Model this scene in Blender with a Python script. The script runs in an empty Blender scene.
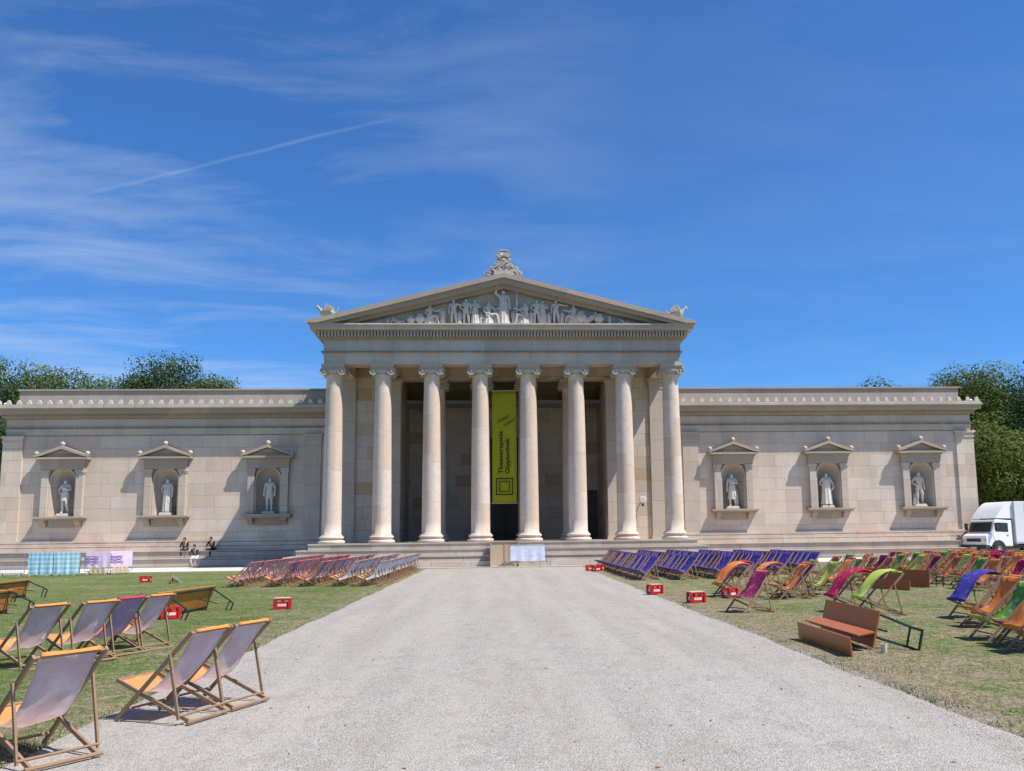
import bpy, bmesh, math, random
from mathutils import Vector, Matrix
random.seed(7)
S = bpy.context.scene
COL = S.collection
PI = math.pi
rad = math.radians

# ------------------------------------------------------------------ helpers
class MB:
    """collects shapes, then links them as ONE mesh object"""
    def __init__(s): s.v = []; s.f = []; s.m = []
    def add(s, vs, fs, mi=0):
        o = len(s.v); s.v += [tuple(v) for v in vs]
        s.f += [tuple(i + o for i in f) for f in fs]; s.m += [mi] * len(fs)
    def box(s, x0, x1, y0, y1, z0, z1, mi=0):
        s.add([(x0,y0,z0),(x1,y0,z0),(x1,y1,z0),(x0,y1,z0),(x0,y0,z1),(x1,y0,z1),(x1,y1,z1),(x0,y1,z1)],
              [(0,3,2,1),(4,5,6,7),(0,1,5,4),(1,2,6,5),(2,3,7,6),(3,0,4,7)], mi)
    def bar(s, a, b, w, h=None, mi=0, up=(0,0,1)):
        h = h or w; a = Vector(a); b = Vector(b); d = (b - a).normalized(); u = Vector(up)
        if abs(d.dot(u)) > .98: u = Vector((1,0,0))
        r = d.cross(u).normalized(); u = r.cross(d)
        vs = []
        for p in (a, b):
            for i, j in ((-1,-1),(1,-1),(1,1),(-1,1)): vs.append(p + r*(i*w/2) + u*(j*h/2))
        s.add(vs, [(3,2,1,0),(4,5,6,7),(0,1,5,4),(1,2,6,5),(2,3,7,6),(3,0,4,7)], mi)
    def tube(s, pts, r, n=8, mi=0):
        pts = [Vector(p) for p in pts]; rs = r if isinstance(r, (list, tuple)) else [r]*len(pts)
        vs = []; fs = []
        for k, p in enumerate(pts):
            d = (pts[min(k+1, len(pts)-1)] - pts[max(k-1, 0)]).normalized()
            u = Vector((0,0,1)) if abs(d.z) < .9 else Vector((1,0,0))
            a = d.cross(u).normalized(); b = a.cross(d)
            for i in range(n):
                t = 2*PI*i/n; vs.append(p + a*(math.cos(t)*rs[k]) + b*(math.sin(t)*rs[k]))
        for k in range(len(pts)-1):
            for i in range(n):
                j = (i+1) % n; fs.append((k*n+i, k*n+j, (k+1)*n+j, (k+1)*n+i))
        fs.append(tuple(range(n))[::-1]); fs.append(tuple((len(pts)-1)*n+i for i in range(n)))
        s.add(vs, fs, mi)
    def lathe(s, prof, c=(0,0,0), n=32, mi=0, a0=0, a1=2*PI):
        vs = []; fs = []; full = abs(a1-a0-2*PI) < 1e-6; m = n if full else n+1
        for r, z in prof:
            for i in range(m):
                t = a0 + (a1-a0)*i/n; vs.append((c[0]+r*math.cos(t), c[1]+r*math.sin(t), c[2]+z))
        for k in range(len(prof)-1):
            for i in range(n):
                j = (i+1) % m; fs.append((k*m+i, k*m+j, (k+1)*m+j, (k+1)*m+i))
        s.add(vs, fs, mi)
    def prism(s, poly, y0, y1, axis='y', mi=0):
        """poly in the plane across the axis, extruded along it; axis y: poly=(x,z); axis x: poly=(y,z); axis z: poly=(x,y)"""
        n = len(poly)
        f = {'y': lambda p, t: (p[0], t, p[1]), 'x': lambda p, t: (t, p[0], p[1]), 'z': lambda p, t: (p[0], p[1], t)}[axis]
        vs = [f(p, y0) for p in poly] + [f(p, y1) for p in poly]
        s.add(vs, [tuple(range(n)), tuple(range(2*n-1, n-1, -1))] + [(i, i+n, (i+1) % n + n, (i+1) % n) for i in range(n)], mi)
    def ball(s, c, r, n=10, mi=0, sc=(1,1,1)):
        prof = [(math.sin(PI*k/n)*1.0, -math.cos(PI*k/n)) for k in range(n+1)]
        vs = []; fs = []
        for a, z in prof:
            for i in range(n+2):
                t = 2*PI*i/(n+2); vs.append((c[0]+r*sc[0]*a*math.cos(t), c[1]+r*sc[1]*a*math.sin(t), c[2]+r*sc[2]*z))
        m = n+2
        for k in range(n):
            for i in range(m):
                j = (i+1) % m; fs.append((k*m+i, k*m+j, (k+1)*m+j, (k+1)*m+i))
        s.add(vs, fs, mi)
    def xf(s, M):
        s.v = [tuple(M @ Vector(v)) for v in s.v]; return s
    def merge(s, o):
        k = len(s.v); s.v += o.v; s.f += [tuple(i+k for i in f) for f in o.f]; s.m += o.m; return s
    def mesh(s, name, mats, smooth=False, fix=True):
        me = bpy.data.meshes.new(name); me.from_pydata(s.v, [], s.f)
        for m in (mats if isinstance(mats, (list, tuple)) else [mats]): me.materials.append(m)
        me.polygons.foreach_set('material_index', s.m)
        if fix:
            b = bmesh.new(); b.from_mesh(me); bmesh.ops.remove_doubles(b, verts=b.verts, dist=1e-5)
            bmesh.ops.recalc_face_normals(b, faces=b.faces); b.to_mesh(me); b.free()
        if smooth:
            me.polygons.foreach_set('use_smooth', [True]*len(me.polygons))
            if smooth != 'all': me.set_sharp_from_angle(angle=rad(40))
        me.update(); return me
    def build(s, name, mats, parent=None, smooth=False, fix=True, bevel=0):
        o = bpy.data.objects.new(name, s.mesh(name, mats, smooth, fix)); COL.objects.link(o)
        if parent: o.parent = parent
        if bevel:
            md = o.modifiers.new('b', 'BEVEL'); md.width = bevel; md.segments = 2; md.limit_method = 'ANGLE'
        return o

def tag(o, label=None, cat=None, group=None, kind=None):
    if label: o['label'] = label
    if cat: o['category'] = cat
    if group: o['group'] = group
    if kind: o['kind'] = kind
    return o
def empty(name, loc=(0,0,0), rz=0, label=None, cat=None, group=None):
    o = bpy.data.objects.new(name, None); COL.objects.link(o); o.location = loc; o.rotation_euler = (0,0,rz)
    o.empty_display_size = .2
    return tag(o, label, cat, group)
def obj_from(me, name, parent=None, loc=None, rz=0):
    o = bpy.data.objects.new(name, me); COL.objects.link(o)
    if parent: o.parent = parent
    if loc: o.location = loc
    o.rotation_euler = (0,0,rz); return o

# ------------------------------------------------------------------ materials
def newmat(name):
    m = bpy.data.materials.new(name); m.use_nodes = True
    nt = m.node_tree; b = nt.nodes['Principled BSDF']; return m, nt, b
def N(nt, t, **k):
    n = nt.nodes.new(t)
    for a, v in k.items(): setattr(n, a, v)
    return n
def math_n(nt, op, a, b=None, c=None):
    n = N(nt, 'ShaderNodeMath', operation=op)
    for i, v in enumerate((a, b, c)):
        if v is None: continue
        if isinstance(v, (int, float)): n.inputs[i].default_value = v
        else: nt.links.new(v, n.inputs[i])
    return n.outputs[0]
def mixc(nt, fac, a, b, blend='MIX'):
    n = N(nt, 'ShaderNodeMix', data_type='RGBA', blend_type=blend)
    for i, v in ((0, fac), (6, a), (7, b)):
        if isinstance(v, (int, float)): n.inputs[i].default_value = v
        elif isinstance(v, tuple): n.inputs[i].default_value = (*v, 1) if len(v) == 3 else v
        else: nt.links.new(v, n.inputs[i])
    return n.outputs[2]
def noise(nt, vec, scale, detail=4, rough=.55, dim='3D'):
    n = N(nt, 'ShaderNodeTexNoise', noise_dimensions=dim); n.inputs['Scale'].default_value = scale
    n.inputs['Detail'].default_value = detail; n.inputs['Roughness'].default_value = rough
    if vec is not None: nt.links.new(vec, n.inputs['Vector'])
    return n.outputs['Fac']
def ramp(nt, fac, stops, interp='LINEAR'):
    n = N(nt, 'ShaderNodeValToRGB'); cr = n.color_ramp; cr.interpolation = interp
    while len(cr.elements) < len(stops): cr.elements.new(.5)
    for e, (p, c) in zip(cr.elements, stops): e.position = p; e.color = (*c, 1) if len(c) == 3 else c
    nt.links.new(fac, n.inputs[0]); return n.outputs[0]
def bump(nt, b, h, strength, dist=.02):
    n = N(nt, 'ShaderNodeBump'); n.inputs['Strength'].default_value = strength; n.inputs['Distance'].default_value = dist
    nt.links.new(h, n.inputs['Height']); nt.links.new(n.outputs[0], b.inputs['Normal'])
def wpos(nt):
    return N(nt, 'ShaderNodeNewGeometry').outputs['Position']
def vscale(nt, v, sc):
    n = N(nt, 'ShaderNodeVectorMath', operation='MULTIPLY'); nt.links.new(v, n.inputs[0]); n.inputs[1].default_value = sc; return n.outputs[0]

def simple(name, col, rough=.6, metal=0, var=.12, scale=8, spec=.5):
    m, nt, b = newmat(name)
    tc = N(nt, 'ShaderNodeTexCoord').outputs['Object']
    f = noise(nt, tc, scale)
    c = mixc(nt, f, tuple(x*(1-var) for x in col), tuple(min(1, x*(1+var)) for x in col))
    nt.links.new(c, b.inputs['Base Color']); b.inputs['Roughness'].default_value = rough
    b.inputs['Metallic'].default_value = metal; b.inputs['Specular IOR Level'].default_value = spec
    return m

def stone(name, palette, bw=1.55, bh=.62, joint=.012, stain=.5, jointdark=.55, ledges=()):
    """ashlar: every block its own tint from the palette, thin dark joints, weathering"""
    m, nt, b = newmat(name)
    pos = wpos(nt); sep = N(nt, 'ShaderNodeSeparateXYZ'); nt.links.new(pos, sep.inputs[0])
    u = math_n(nt, 'ADD', sep.outputs[0], sep.outputs[1]); z = math_n(nt, 'ADD', sep.outputs[2], .11)
    rz = math_n(nt, 'DIVIDE', z, bh); row = math_n(nt, 'FLOOR', rz)
    wn0 = N(nt, 'ShaderNodeTexWhiteNoise', noise_dimensions='1D'); nt.links.new(row, wn0.inputs['W'])
    uu = math_n(nt, 'ADD', math_n(nt, 'DIVIDE', u, bw), math_n(nt, 'MULTIPLY', wn0.outputs['Value'], 3.7))
    colm = math_n(nt, 'FLOOR', uu)
    cb = N(nt, 'ShaderNodeCombineXYZ'); nt.links.new(row, cb.inputs[0]); nt.links.new(colm, cb.inputs[1])
    wn = N(nt, 'ShaderNodeTexWhiteNoise', noise_dimensions='3D'); nt.links.new(cb.outputs[0], wn.inputs['Vector'])
    n = len(palette)
    base = ramp(nt, wn.outputs['Value'], [(i/n, c) for i, c in enumerate(palette)], 'CONSTANT')
    br = noise(nt, pos, .35, 5, .6); fine = noise(nt, vscale(nt, pos, (1,1,2.2)), 5, 6, .65)
    base = mixc(nt, math_n(nt, 'MULTIPLY', fine, .45), base, (.30,.26,.22), 'MIX')
    if stain:
        st = ramp(nt, noise(nt, vscale(nt, pos, (1,1,.35)), .9, 6, .62), [(.42,(0,0,0)),(.75,(1,1,1))])
        base = mixc(nt, math_n(nt, 'MULTIPLY', st, stain), base, (.33,.29,.25), 'MIX')
    if ledges:      # ragged darker line around each ledge height
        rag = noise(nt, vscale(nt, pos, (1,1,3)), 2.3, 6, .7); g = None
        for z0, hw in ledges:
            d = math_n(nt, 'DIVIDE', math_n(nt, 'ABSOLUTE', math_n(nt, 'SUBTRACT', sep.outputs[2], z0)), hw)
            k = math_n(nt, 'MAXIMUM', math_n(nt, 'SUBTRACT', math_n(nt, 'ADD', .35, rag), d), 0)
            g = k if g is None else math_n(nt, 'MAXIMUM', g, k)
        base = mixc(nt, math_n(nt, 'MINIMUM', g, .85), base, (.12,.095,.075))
    fz = math_n(nt, 'FRACT', rz); fu = math_n(nt, 'FRACT', uu)
    def edge(f, w):
        return math_n(nt, 'MAXIMUM', math_n(nt, 'LESS_THAN', f, w), math_n(nt, 'GREATER_THAN', f, 1-w))
    jt = math_n(nt, 'MAXIMUM', edge(fz, joint/bh), edge(fu, joint/bw))
    col = mixc(nt, math_n(nt, 'MULTIPLY', jt, jointdark), base, (.20,.165,.13)); col = mixc(nt, 1.0, col, (1.03,.985,.925), 'MULTIPLY')
    nt.links.new(col, b.inputs['Base Color']); b.inputs['Roughness'].default_value = .85
    b.inputs['Specular IOR Level'].default_value = .25
    h = math_n(nt, 'SUBTRACT', math_n(nt, 'MULTIPLY', noise(nt, pos, 9, 5), .35), jt)
    bump(nt, b, h, .5, .02)
    return m
P_LIGHT = [(0.670,0.545,0.455),(0.713,0.600,0.511),(0.626,0.556,0.488),(0.691,0.589,0.500),(0.605,0.501,0.422),(0.702,0.610,0.533),(0.659,0.512,0.444),(0.691,0.589,0.511),(0.616,0.518,0.427),(0.648,0.578,0.522),(0.724,0.632,0.555),(0.616,0.529,0.455)]
P_BAND = [(.62,.535,.455),(.58,.515,.455),(.63,.56,.50),(.60,.52,.45),(.55,.50,.46),(.55,.475,.40),(.62,.53,.47)]
P_STAIN = [(.64,.55,.45),(.57,.47,.36),(.66,.58,.49),(.62,.55,.48),(.52,.37,.24),(.65,.56,.46),(.63,.54,.49)]
P_STEP = [(.52,.465,.41),(.47,.42,.37),(.55,.50,.45),(.42,.38,.335),(.50,.43,.37)]
M = {}
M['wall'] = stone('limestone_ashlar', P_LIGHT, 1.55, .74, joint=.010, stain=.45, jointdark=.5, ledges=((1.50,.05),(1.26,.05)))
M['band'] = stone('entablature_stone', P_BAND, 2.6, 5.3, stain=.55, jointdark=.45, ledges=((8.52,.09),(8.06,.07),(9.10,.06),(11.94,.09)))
M['porch'] = stone('porch_stone', P_STAIN, 1.5, .72, stain=.45)
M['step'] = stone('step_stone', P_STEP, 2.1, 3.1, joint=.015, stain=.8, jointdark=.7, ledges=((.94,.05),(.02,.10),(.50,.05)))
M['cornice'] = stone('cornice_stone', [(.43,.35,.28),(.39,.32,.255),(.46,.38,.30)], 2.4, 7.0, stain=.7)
M['trim'] = stone('trim_stone', [(.53,.475,.41),(.50,.44,.38),(.56,.50,.44),(.52,.46,.41)], 1.9, 1.25, stain=.45)
M['capstone'] = simple('capital_stone', (.47,.40,.32), .85, var=.3, scale=6)
M['roofstone'] = stone('attic_stone', [(.44,.39,.35),(.46,.41,.37),(.41,.36,.32)], 2.2, 4.0, stain=.8)

def column_mat():
    m, nt, b = newmat('column_marble')
    pos = wpos(nt); sep = N(nt, 'ShaderNodeSeparateXYZ'); nt.links.new(pos, sep.inputs[0])
    oi = N(nt, 'ShaderNodeObjectInfo')
    cid = math_n(nt, 'FLOOR', math_n(nt, 'DIVIDE', math_n(nt, 'ADD', sep.outputs[0], 50.3), 1.36))
    wz = N(nt, 'ShaderNodeTexWhiteNoise', noise_dimensions='1D'); nt.links.new(cid, wz.inputs['W'])
    zz = math_n(nt, 'ADD', math_n(nt, 'DIVIDE', sep.outputs[2], 2.15), math_n(nt, 'MULTIPLY', wz.outputs['Value'], .8))
    dr = math_n(nt, 'FLOOR', zz)
    cb = N(nt, 'ShaderNodeCombineXYZ'); nt.links.new(dr, cb.inputs[0]); nt.links.new(cid, cb.inputs[1])
    wn = N(nt, 'ShaderNodeTexWhiteNoise', noise_dimensions='3D'); nt.links.new(cb.outputs[0], wn.inputs['Vector'])
    pal = [(.60,.51,.44),(.62,.535,.465),(.57,.47,.39),(.61,.54,.48),(.55,.44,.36),(.60,.52,.46)]
    base = ramp(nt, wn.outputs['Value'], [(i/6, c) for i, c in enumerate(pal)], 'CONSTANT')
    fine = noise(nt, vscale(nt, pos, (1.3,1.3,1)), 3, 6, .6)
    base = mixc(nt, ramp(nt, fine, [(.45,(0,0,0)),(.8,(.55,.55,.55))]), base, (.40,.33,.27))
    f = math_n(nt, 'FRACT', zz)
    jt = math_n(nt, 'LESS_THAN', f, .008)
    col = mixc(nt, math_n(nt, 'MULTIPLY', jt, .5), base, (.25,.2,.16)); col = mixc(nt, 1.0, col, (1.02,.98,.93), 'MULTIPLY')
    nt.links.new(col, b.inputs['Base Color']); b.inputs['Roughness'].default_value = .75
    b.inputs['Specular IOR Level'].default_value = .3
    bump(nt, b, noise(nt, pos, 14, 5), .25, .01); return m
M['column'] = column_mat()
M['marble'] = simple('white_marble', (.60,.555,.49), .7, var=.22, scale=5)
M['relief'] = simple('weathered_marble', (.58,.515,.44), .75, var=.35, scale=5)
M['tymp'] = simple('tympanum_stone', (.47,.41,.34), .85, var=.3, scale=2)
M['dark'] = simple('dark_doorway', (.035,.03,.027), .5)
M['bronze'] = simple('bronze_door', (.05,.04,.03), .45, var=.3)
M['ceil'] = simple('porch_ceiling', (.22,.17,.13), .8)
M['roof'] = simple('roof_sheet', (.30,.30,.29), .6)

def gravel_mat():
    m, nt, b = newmat('pale_gravel')
    pos = wpos(nt)
    v = N(nt, 'ShaderNodeTexVoronoi'); v.inputs['Scale'].default_value = 72; nt.links.new(pos, v.inputs['Vector'])
    v2 = N(nt, 'ShaderNodeTexVoronoi'); v2.inputs['Scale'].default_value = 33; nt.links.new(pos, v2.inputs['Vector'])
    hs = N(nt, 'ShaderNodeSeparateColor'); nt.links.new(v.outputs['Color'], hs.inputs[0])
    hs2 = N(nt, 'ShaderNodeSeparateColor'); nt.links.new(v2.outputs['Color'], hs2.inputs[0])
    c = ramp(nt, hs.outputs[0], [(0,(.17,.16,.145)),(.25,(.34,.32,.295)),(.6,(.45,.425,.40)),(1,(.66,.63,.60))])
    c2 = ramp(nt, hs2.outputs[1], [(0,(.26,.24,.225)),(.3,(.40,.385,.37)),(1,(.50,.49,.475))])
    c = mixc(nt, .45, c, c2)
    sep = N(nt, 'ShaderNodeSeparateXYZ'); nt.links.new(pos, sep.inputs[0])
    big = noise(nt, vscale(nt, pos, (1,.35,1)), .5, 5, .6)
    c = mixc(nt, ramp(nt, big, [(.4,(0,0,0)),(.7,(.35,.35,.35))]), c, (.33,.305,.27))
    lane = noise(nt, vscale(nt, pos, (1.6,.10,1)), 1.0, 4, .6)
    c = mixc(nt, ramp(nt, lane, [(.42,(0,0,0)),(.60,(.30,.30,.30))]), c, (.55,.52,.49))
    scuff = noise(nt, vscale(nt, pos, (1,.7,1)), 2.6, 7, .75)
    c = mixc(nt, ramp(nt, scuff, [(.52,(0,0,0)),(.62,(.28,.28,.28))]), c, (.26,.235,.21))
    mid = noise(nt, pos, 7, 4, .7)
    c = mixc(nt, ramp(nt, mid, [(.3,(.18,.18,.18)),(.5,(0,0,0))]), c, (.24,.21,.185))
    c = mixc(nt, 1.0, c, (.79,.765,.735), 'MULTIPLY'); nt.links.new(c, b.inputs['Base Color']); b.inputs['Roughness'].default_value = .95; b.inputs['Specular IOR Level'].default_value = .15
    bump(nt, b, v.outputs['Distance'], .8, .012); return m
M['gravel'] = gravel_mat()
def lawn_mat():
    m, nt, b = newmat('patchy_lawn')
    pos = wpos(nt)
    big = noise(nt, pos, .45, 6, .62); mid = noise(nt, pos, 2.6, 5, .65); fine = noise(nt, vscale(nt, pos, (1,.6,1)), 22, 4, .7)
    mixn = math_n(nt, 'ADD', math_n(nt, 'MULTIPLY', big, .45), math_n(nt, 'MULTIPLY', mid, .55))
    sep = N(nt, 'ShaderNodeSeparateXYZ'); nt.links.new(pos, sep.inputs[0])
    # trodden dry belt along the path and toward the right
    ax = math_n(nt, 'ABSOLUTE', math_n(nt, 'SUBTRACT', sep.outputs[0], 0))
    near = math_n(nt, 'MULTIPLY', math_n(nt, 'SUBTRACT', 1, math_n(nt, 'SMOOTH_MIN', math_n(nt, 'MULTIPLY', math_n(nt, 'SUBTRACT', ax, 4.0), .55), 1.0, .2)), .10)
    right = math_n(nt, 'MULTIPLY', math_n(nt, 'GREATER_THAN', sep.outputs[0], 0), .07)
    t = math_n(nt, 'ADD', math_n(nt, 'ADD', mixn, near), right)
    fine = ramp(nt, fine, [(.3,(0,0,0)),(.7,(1,1,1))]); green = mixc(nt, fine, (.04,.085,.016), (.17,.235,.06))
    dry = mixc(nt, fine, (.14,.11,.06), (.42,.34,.235))
    fac = ramp(nt, math_n(nt,'ADD', t, math_n(nt,'MULTIPLY', math_n(nt,'SUBTRACT', noise(nt, pos, 7, 5, .75), .5), .75)), [(.46,(0,0,0)),(.66,(1,1,1))])
    c = mixc(nt, fac, green, dry)
    gb = math_n(nt, 'SUBTRACT', math_n(nt, 'ADD', noise(nt, pos, 5, 5, .75), .12), math_n(nt, 'MULTIPLY', math_n(nt, 'SUBTRACT', ax, 3.9), .75))
    c = mixc(nt, ramp(nt, gb, [(.50,(0,0,0)),(.62,(.85,.85,.85))]), c, mixc(nt, noise(nt, pos, 60, 3, .8), (.20,.18,.15), (.52,.48,.43)))
    nt.links.new(c, b.inputs['Base Color']); b.inputs['Roughness'].default_value = .95; b.inputs['Specular IOR Level'].default_value = .1
    bump(nt, b, math_n(nt, 'ADD', fine, mid), .8, .05); return m
M['lawn'] = lawn_mat()
M['soil'] = simple('edge_earth', (.20,.16,.10), .95, var=.35, scale=9)
M['walk'] = simple('pale_walkway', (.54,.50,.45), .9, var=.1, scale=2)
M['road'] = simple('grey_road', (.30,.29,.28), .9, var=.1, scale=2)
M['ground'] = simple('park_ground', (.09,.11,.05), .95, var=.3, scale=.3)

def wood_mat(name, c1, c2, rough=.5, scale=1.0):
    m, nt, b = newmat(name)
    tc = N(nt, 'ShaderNodeTexCoord').outputs['Object']
    n1 = noise(nt, vscale(nt, tc, (6*scale, 6*scale, 30*scale)), 2.5, 5, .6)
    n2 = noise(nt, tc, 1.7, 3)
    c = mixc(nt, n1, c1, c2); c = mixc(nt, math_n(nt, 'MULTIPLY', n2, .35), c, tuple(x*.55 for x in c1))
    nt.links.new(c, b.inputs['Base Color']); b.inputs['Roughness'].default_value = rough
    bump(nt, b, n1, .15, .003); return m
M['wood'] = wood_mat('beech_frame', (.20,.115,.065), (.40,.25,.145), .5)
M['plank'] = wood_mat('varnished_plank', (.32,.085,.02), (.50,.155,.035), .38)
M['planklit'] = wood_mat('sunlit_plank_tint', (.50,.16,.03), (.64,.25,.05), .4)  # same wood as plank, sunlight on the left boards put into the colour
M['ply'] = wood_mat('plywood', (.50,.35,.22), (.60,.45,.30), .75)
M['legs'] = simple('green_steel_legs', (.012,.045,.035), .4, .3)
M['galv'] = simple('galvanised_steel', (.45,.47,.48), .4, .7)
M['red'] = simple('red_crate_plastic', (.50,.012,.012), .35, var=.08)
M['redlight'] = simple('pale_crate_print', (.75,.55,.5), .5)
M['crateboard'] = simple('crate_lid_board', (.55,.42,.28), .7)

def fabric(name, col, print_amt=.0, printcol=(.72,.68,.66), trans=.35, scale=7, thr=.56):
    m, nt, b = newmat(name)
    tc = N(nt, 'ShaderNodeTexCoord').outputs['Object']
    oi = N(nt, 'ShaderNodeObjectInfo')
    ad = N(nt, 'ShaderNodeVectorMath', operation='ADD'); nt.links.new(tc, ad.inputs[0])
    cb = N(nt, 'ShaderNodeCombineXYZ'); nt.links.new(math_n(nt, 'MULTIPLY', oi.outputs['Random'], 9), cb.inputs[1]); nt.links.new(cb.outputs[0], ad.inputs[1])
    f = noise(nt, ad.outputs[0], scale, 5, .7)
    c = mixc(nt, noise(nt, tc, 3), tuple(x*.85 for x in col), tuple(min(.95, x*1.1) for x in col))
    if print_amt:
        pm = ramp(nt, f, [(thr,(0,0,0)),(thr+(.16 if scale < 4 else .04),(1,1,1))])
        c = mixc(nt, math_n(nt, 'MULTIPLY', pm, print_amt), c, printcol)
    out = nt.nodes['Material Output']
    nt.links.new(c, b.inputs['Base Color']); b.inputs['Roughness'].default_value = .7; b.inputs['Specular IOR Level'].default_value = .3
    tr = N(nt, 'ShaderNodeBsdfTranslucent'); nt.links.new(c, tr.inputs[0])
    mx = N(nt, 'ShaderNodeMixShader'); mx.inputs[0].default_value = trans
    nt.links.new(b.outputs[0], mx.inputs[1]); nt.links.new(tr.outputs[0], mx.inputs[2]); nt.links.new(mx.outputs[0], out.inputs[0])
    wv = noise(nt, tc, 5, 3); bump(nt, b, wv, .25, .03)
    return m
FR = {  # front face, back face, hem
 'orange': (fabric('canvas_orange', (.80,.25,.05), .55), fabric('canvas_orange_back', (.56,.36,.30), .5, (.62,.55,.56)), fabric('hem_orange', (.85,.33,.06))),
 'rust':   (fabric('canvas_rust', (.62,.15,.06), .5), fabric('canvas_rust_back', (.5,.30,.26), .5), fabric('hem_rust', (.80,.28,.10))),
 'green':  (fabric('canvas_green', (.15,.36,.05), .5), fabric('canvas_green_back', (.40,.44,.33), .5), fabric('hem_lime', (.62,.78,.08))),
 'lime':   (fabric('canvas_lime', (.55,.68,.12), .45), fabric('canvas_lime_back', (.48,.5,.36), .4), fabric('hem_lime_bright', (.70,.82,.10))),
 'magenta':(fabric('canvas_magenta', (.50,.015,.10), .35, (.8,.5,.6)), fabric('canvas_magenta_back', (.50,.34,.40), .4), fabric('hem_magenta', (.78,.04,.16))),
 'plum':   (fabric('canvas_plum', (.27,.02,.11), .3, (.7,.4,.5)), fabric('canvas_plum_back', (.40,.30,.36), .4), fabric('hem_pink', (.82,.16,.20))),
 'blue':   (fabric('canvas_blue', (.085,.075,.46), .45, (.36,.30,.52), trans=.45), fabric('canvas_blue_back', (.28,.27,.42), .3), fabric('hem_blue', (.07,.06,.40))),
 'navy':   (fabric('canvas_navy', (.09,.045,.22), .5, (.45,.28,.34)), fabric('canvas_navy_back', (.25,.22,.32), .3), fabric('hem_navy', (.05,.04,.25))),
 'mauve':  (fabric('canvas_apricot', (.78,.34,.12), .2), fabric('canvas_mauve', (.84,.70,.68), .45, (.96,.93,.93), scale=3.4, thr=.46, trans=.68), fabric('hem_apricot', (.85,.36,.10))),
 'mauve2': (fabric('canvas_pinkred', (.70,.10,.12), .3), fabric('canvas_mauve_violet', (.55,.46,.60), .6, (.75,.66,.70), scale=12, trans=.5), fabric('hem_crimson', (.70,.04,.14))),
 'redback':(fabric('canvas_coral', (.80,.30,.18), .4), fabric('canvas_red_print', (.88,.58,.59), .7, (.95,.84,.84), scale=6, thr=.5, trans=.72), fabric('hem_red', (.66,.17,.17))),
 'silver': (fabric('canvas_peach', (.75,.40,.20), .3), fabric('canvas_silver', (.88,.88,.93), .7, (.96,.96,.98), scale=3, thr=.42, trans=.74), fabric('hem_brown', (.50,.32,.24))),
}

# ------------------------------------------------------------------ baked skinned figures
def skin(V, E, R, sub=1):
    """vertices, edges, radii -> MB with a smooth continuous skin"""
    me = bpy.data.meshes.new('t'); me.from_pydata(V, E, []); o = bpy.data.objects.new('t', me); COL.objects.link(o)
    o.modifiers.new('s', 'SKIN')
    if not me.skin_vertices:
        b = bmesh.new(); b.from_mesh(me); b.verts.layers.skin.verify(); b.to_mesh(me); b.free()
    sv = me.skin_vertices[0].data
    for i, r in enumerate(R): sv[i].radius = (r, r) if not isinstance(r, tuple) else r
    sv[0].use_root = True
    s = o.modifiers.new('u', 'SUBSURF'); s.levels = sub; s.render_levels = sub
    dg = bpy.context.evaluated_depsgraph_get(); ev = o.evaluated_get(dg); m2 = ev.to_mesh()
    mb = MB(); mb.add([tuple(v.co) for v in m2.vertices], [tuple(p.vertices) for p in m2.polygons])
    ev.to_mesh_clear(); bpy.data.objects.remove(o); bpy.data.meshes.remove(me); return mb

BASE = dict(pelvis=(0,0,.52), belly=(0,0,.61), chest=(0,0,.73), neck=(0,0,.83), skull=(0,-.012,.885), crown=(0,-.008,.945),
    nose=(0,-.045,.90),
    shL=(.105,0,.795), elL=(.14,.01,.635), wrL=(.145,-.03,.50), hdL=(.147,-.045,.455),
    shR=(-.105,0,.795), elR=(-.14,.01,.635), wrR=(-.145,-.03,.50), hdR=(-.147,-.045,.455),
    hpL=(.052,0,.50), knL=(.058,-.012,.285), anL=(.06,.012,.045), toL=(.07,-.07,.018),
    hpR=(-.052,0,.50), knR=(-.058,-.012,.285), anR=(-.06,.012,.045), toR=(-.07,-.07,.018))
RADI = dict(pelvis=.078, belly=.068, chest=(.095,.07), neck=.032, skull=.05, crown=.045, nose=.012,
    shL=.038, elL=.028, wrL=.019, hdL=.021, hpL=.062, knL=.040, anL=.023, toL=.02)
for k in list(RADI):
    if k.endswith('L'): RADI[k[:-1]+'R'] = RADI[k]
EDG = [('pelvis','belly'),('belly','chest'),('chest','neck'),('neck','skull'),('skull','crown'),('skull','nose'),
    ('chest','shL'),('shL','elL'),('elL','wrL'),('wrL','hdL'),('chest','shR'),('shR','elR'),('elR','wrR'),('wrR','hdR'),
    ('pelvis','hpL'),('hpL','knL'),('knL','anL'),('anL','toL'),('pelvis','hpR'),('hpR','knR'),('knR','anR'),('anR','toR')]
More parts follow.
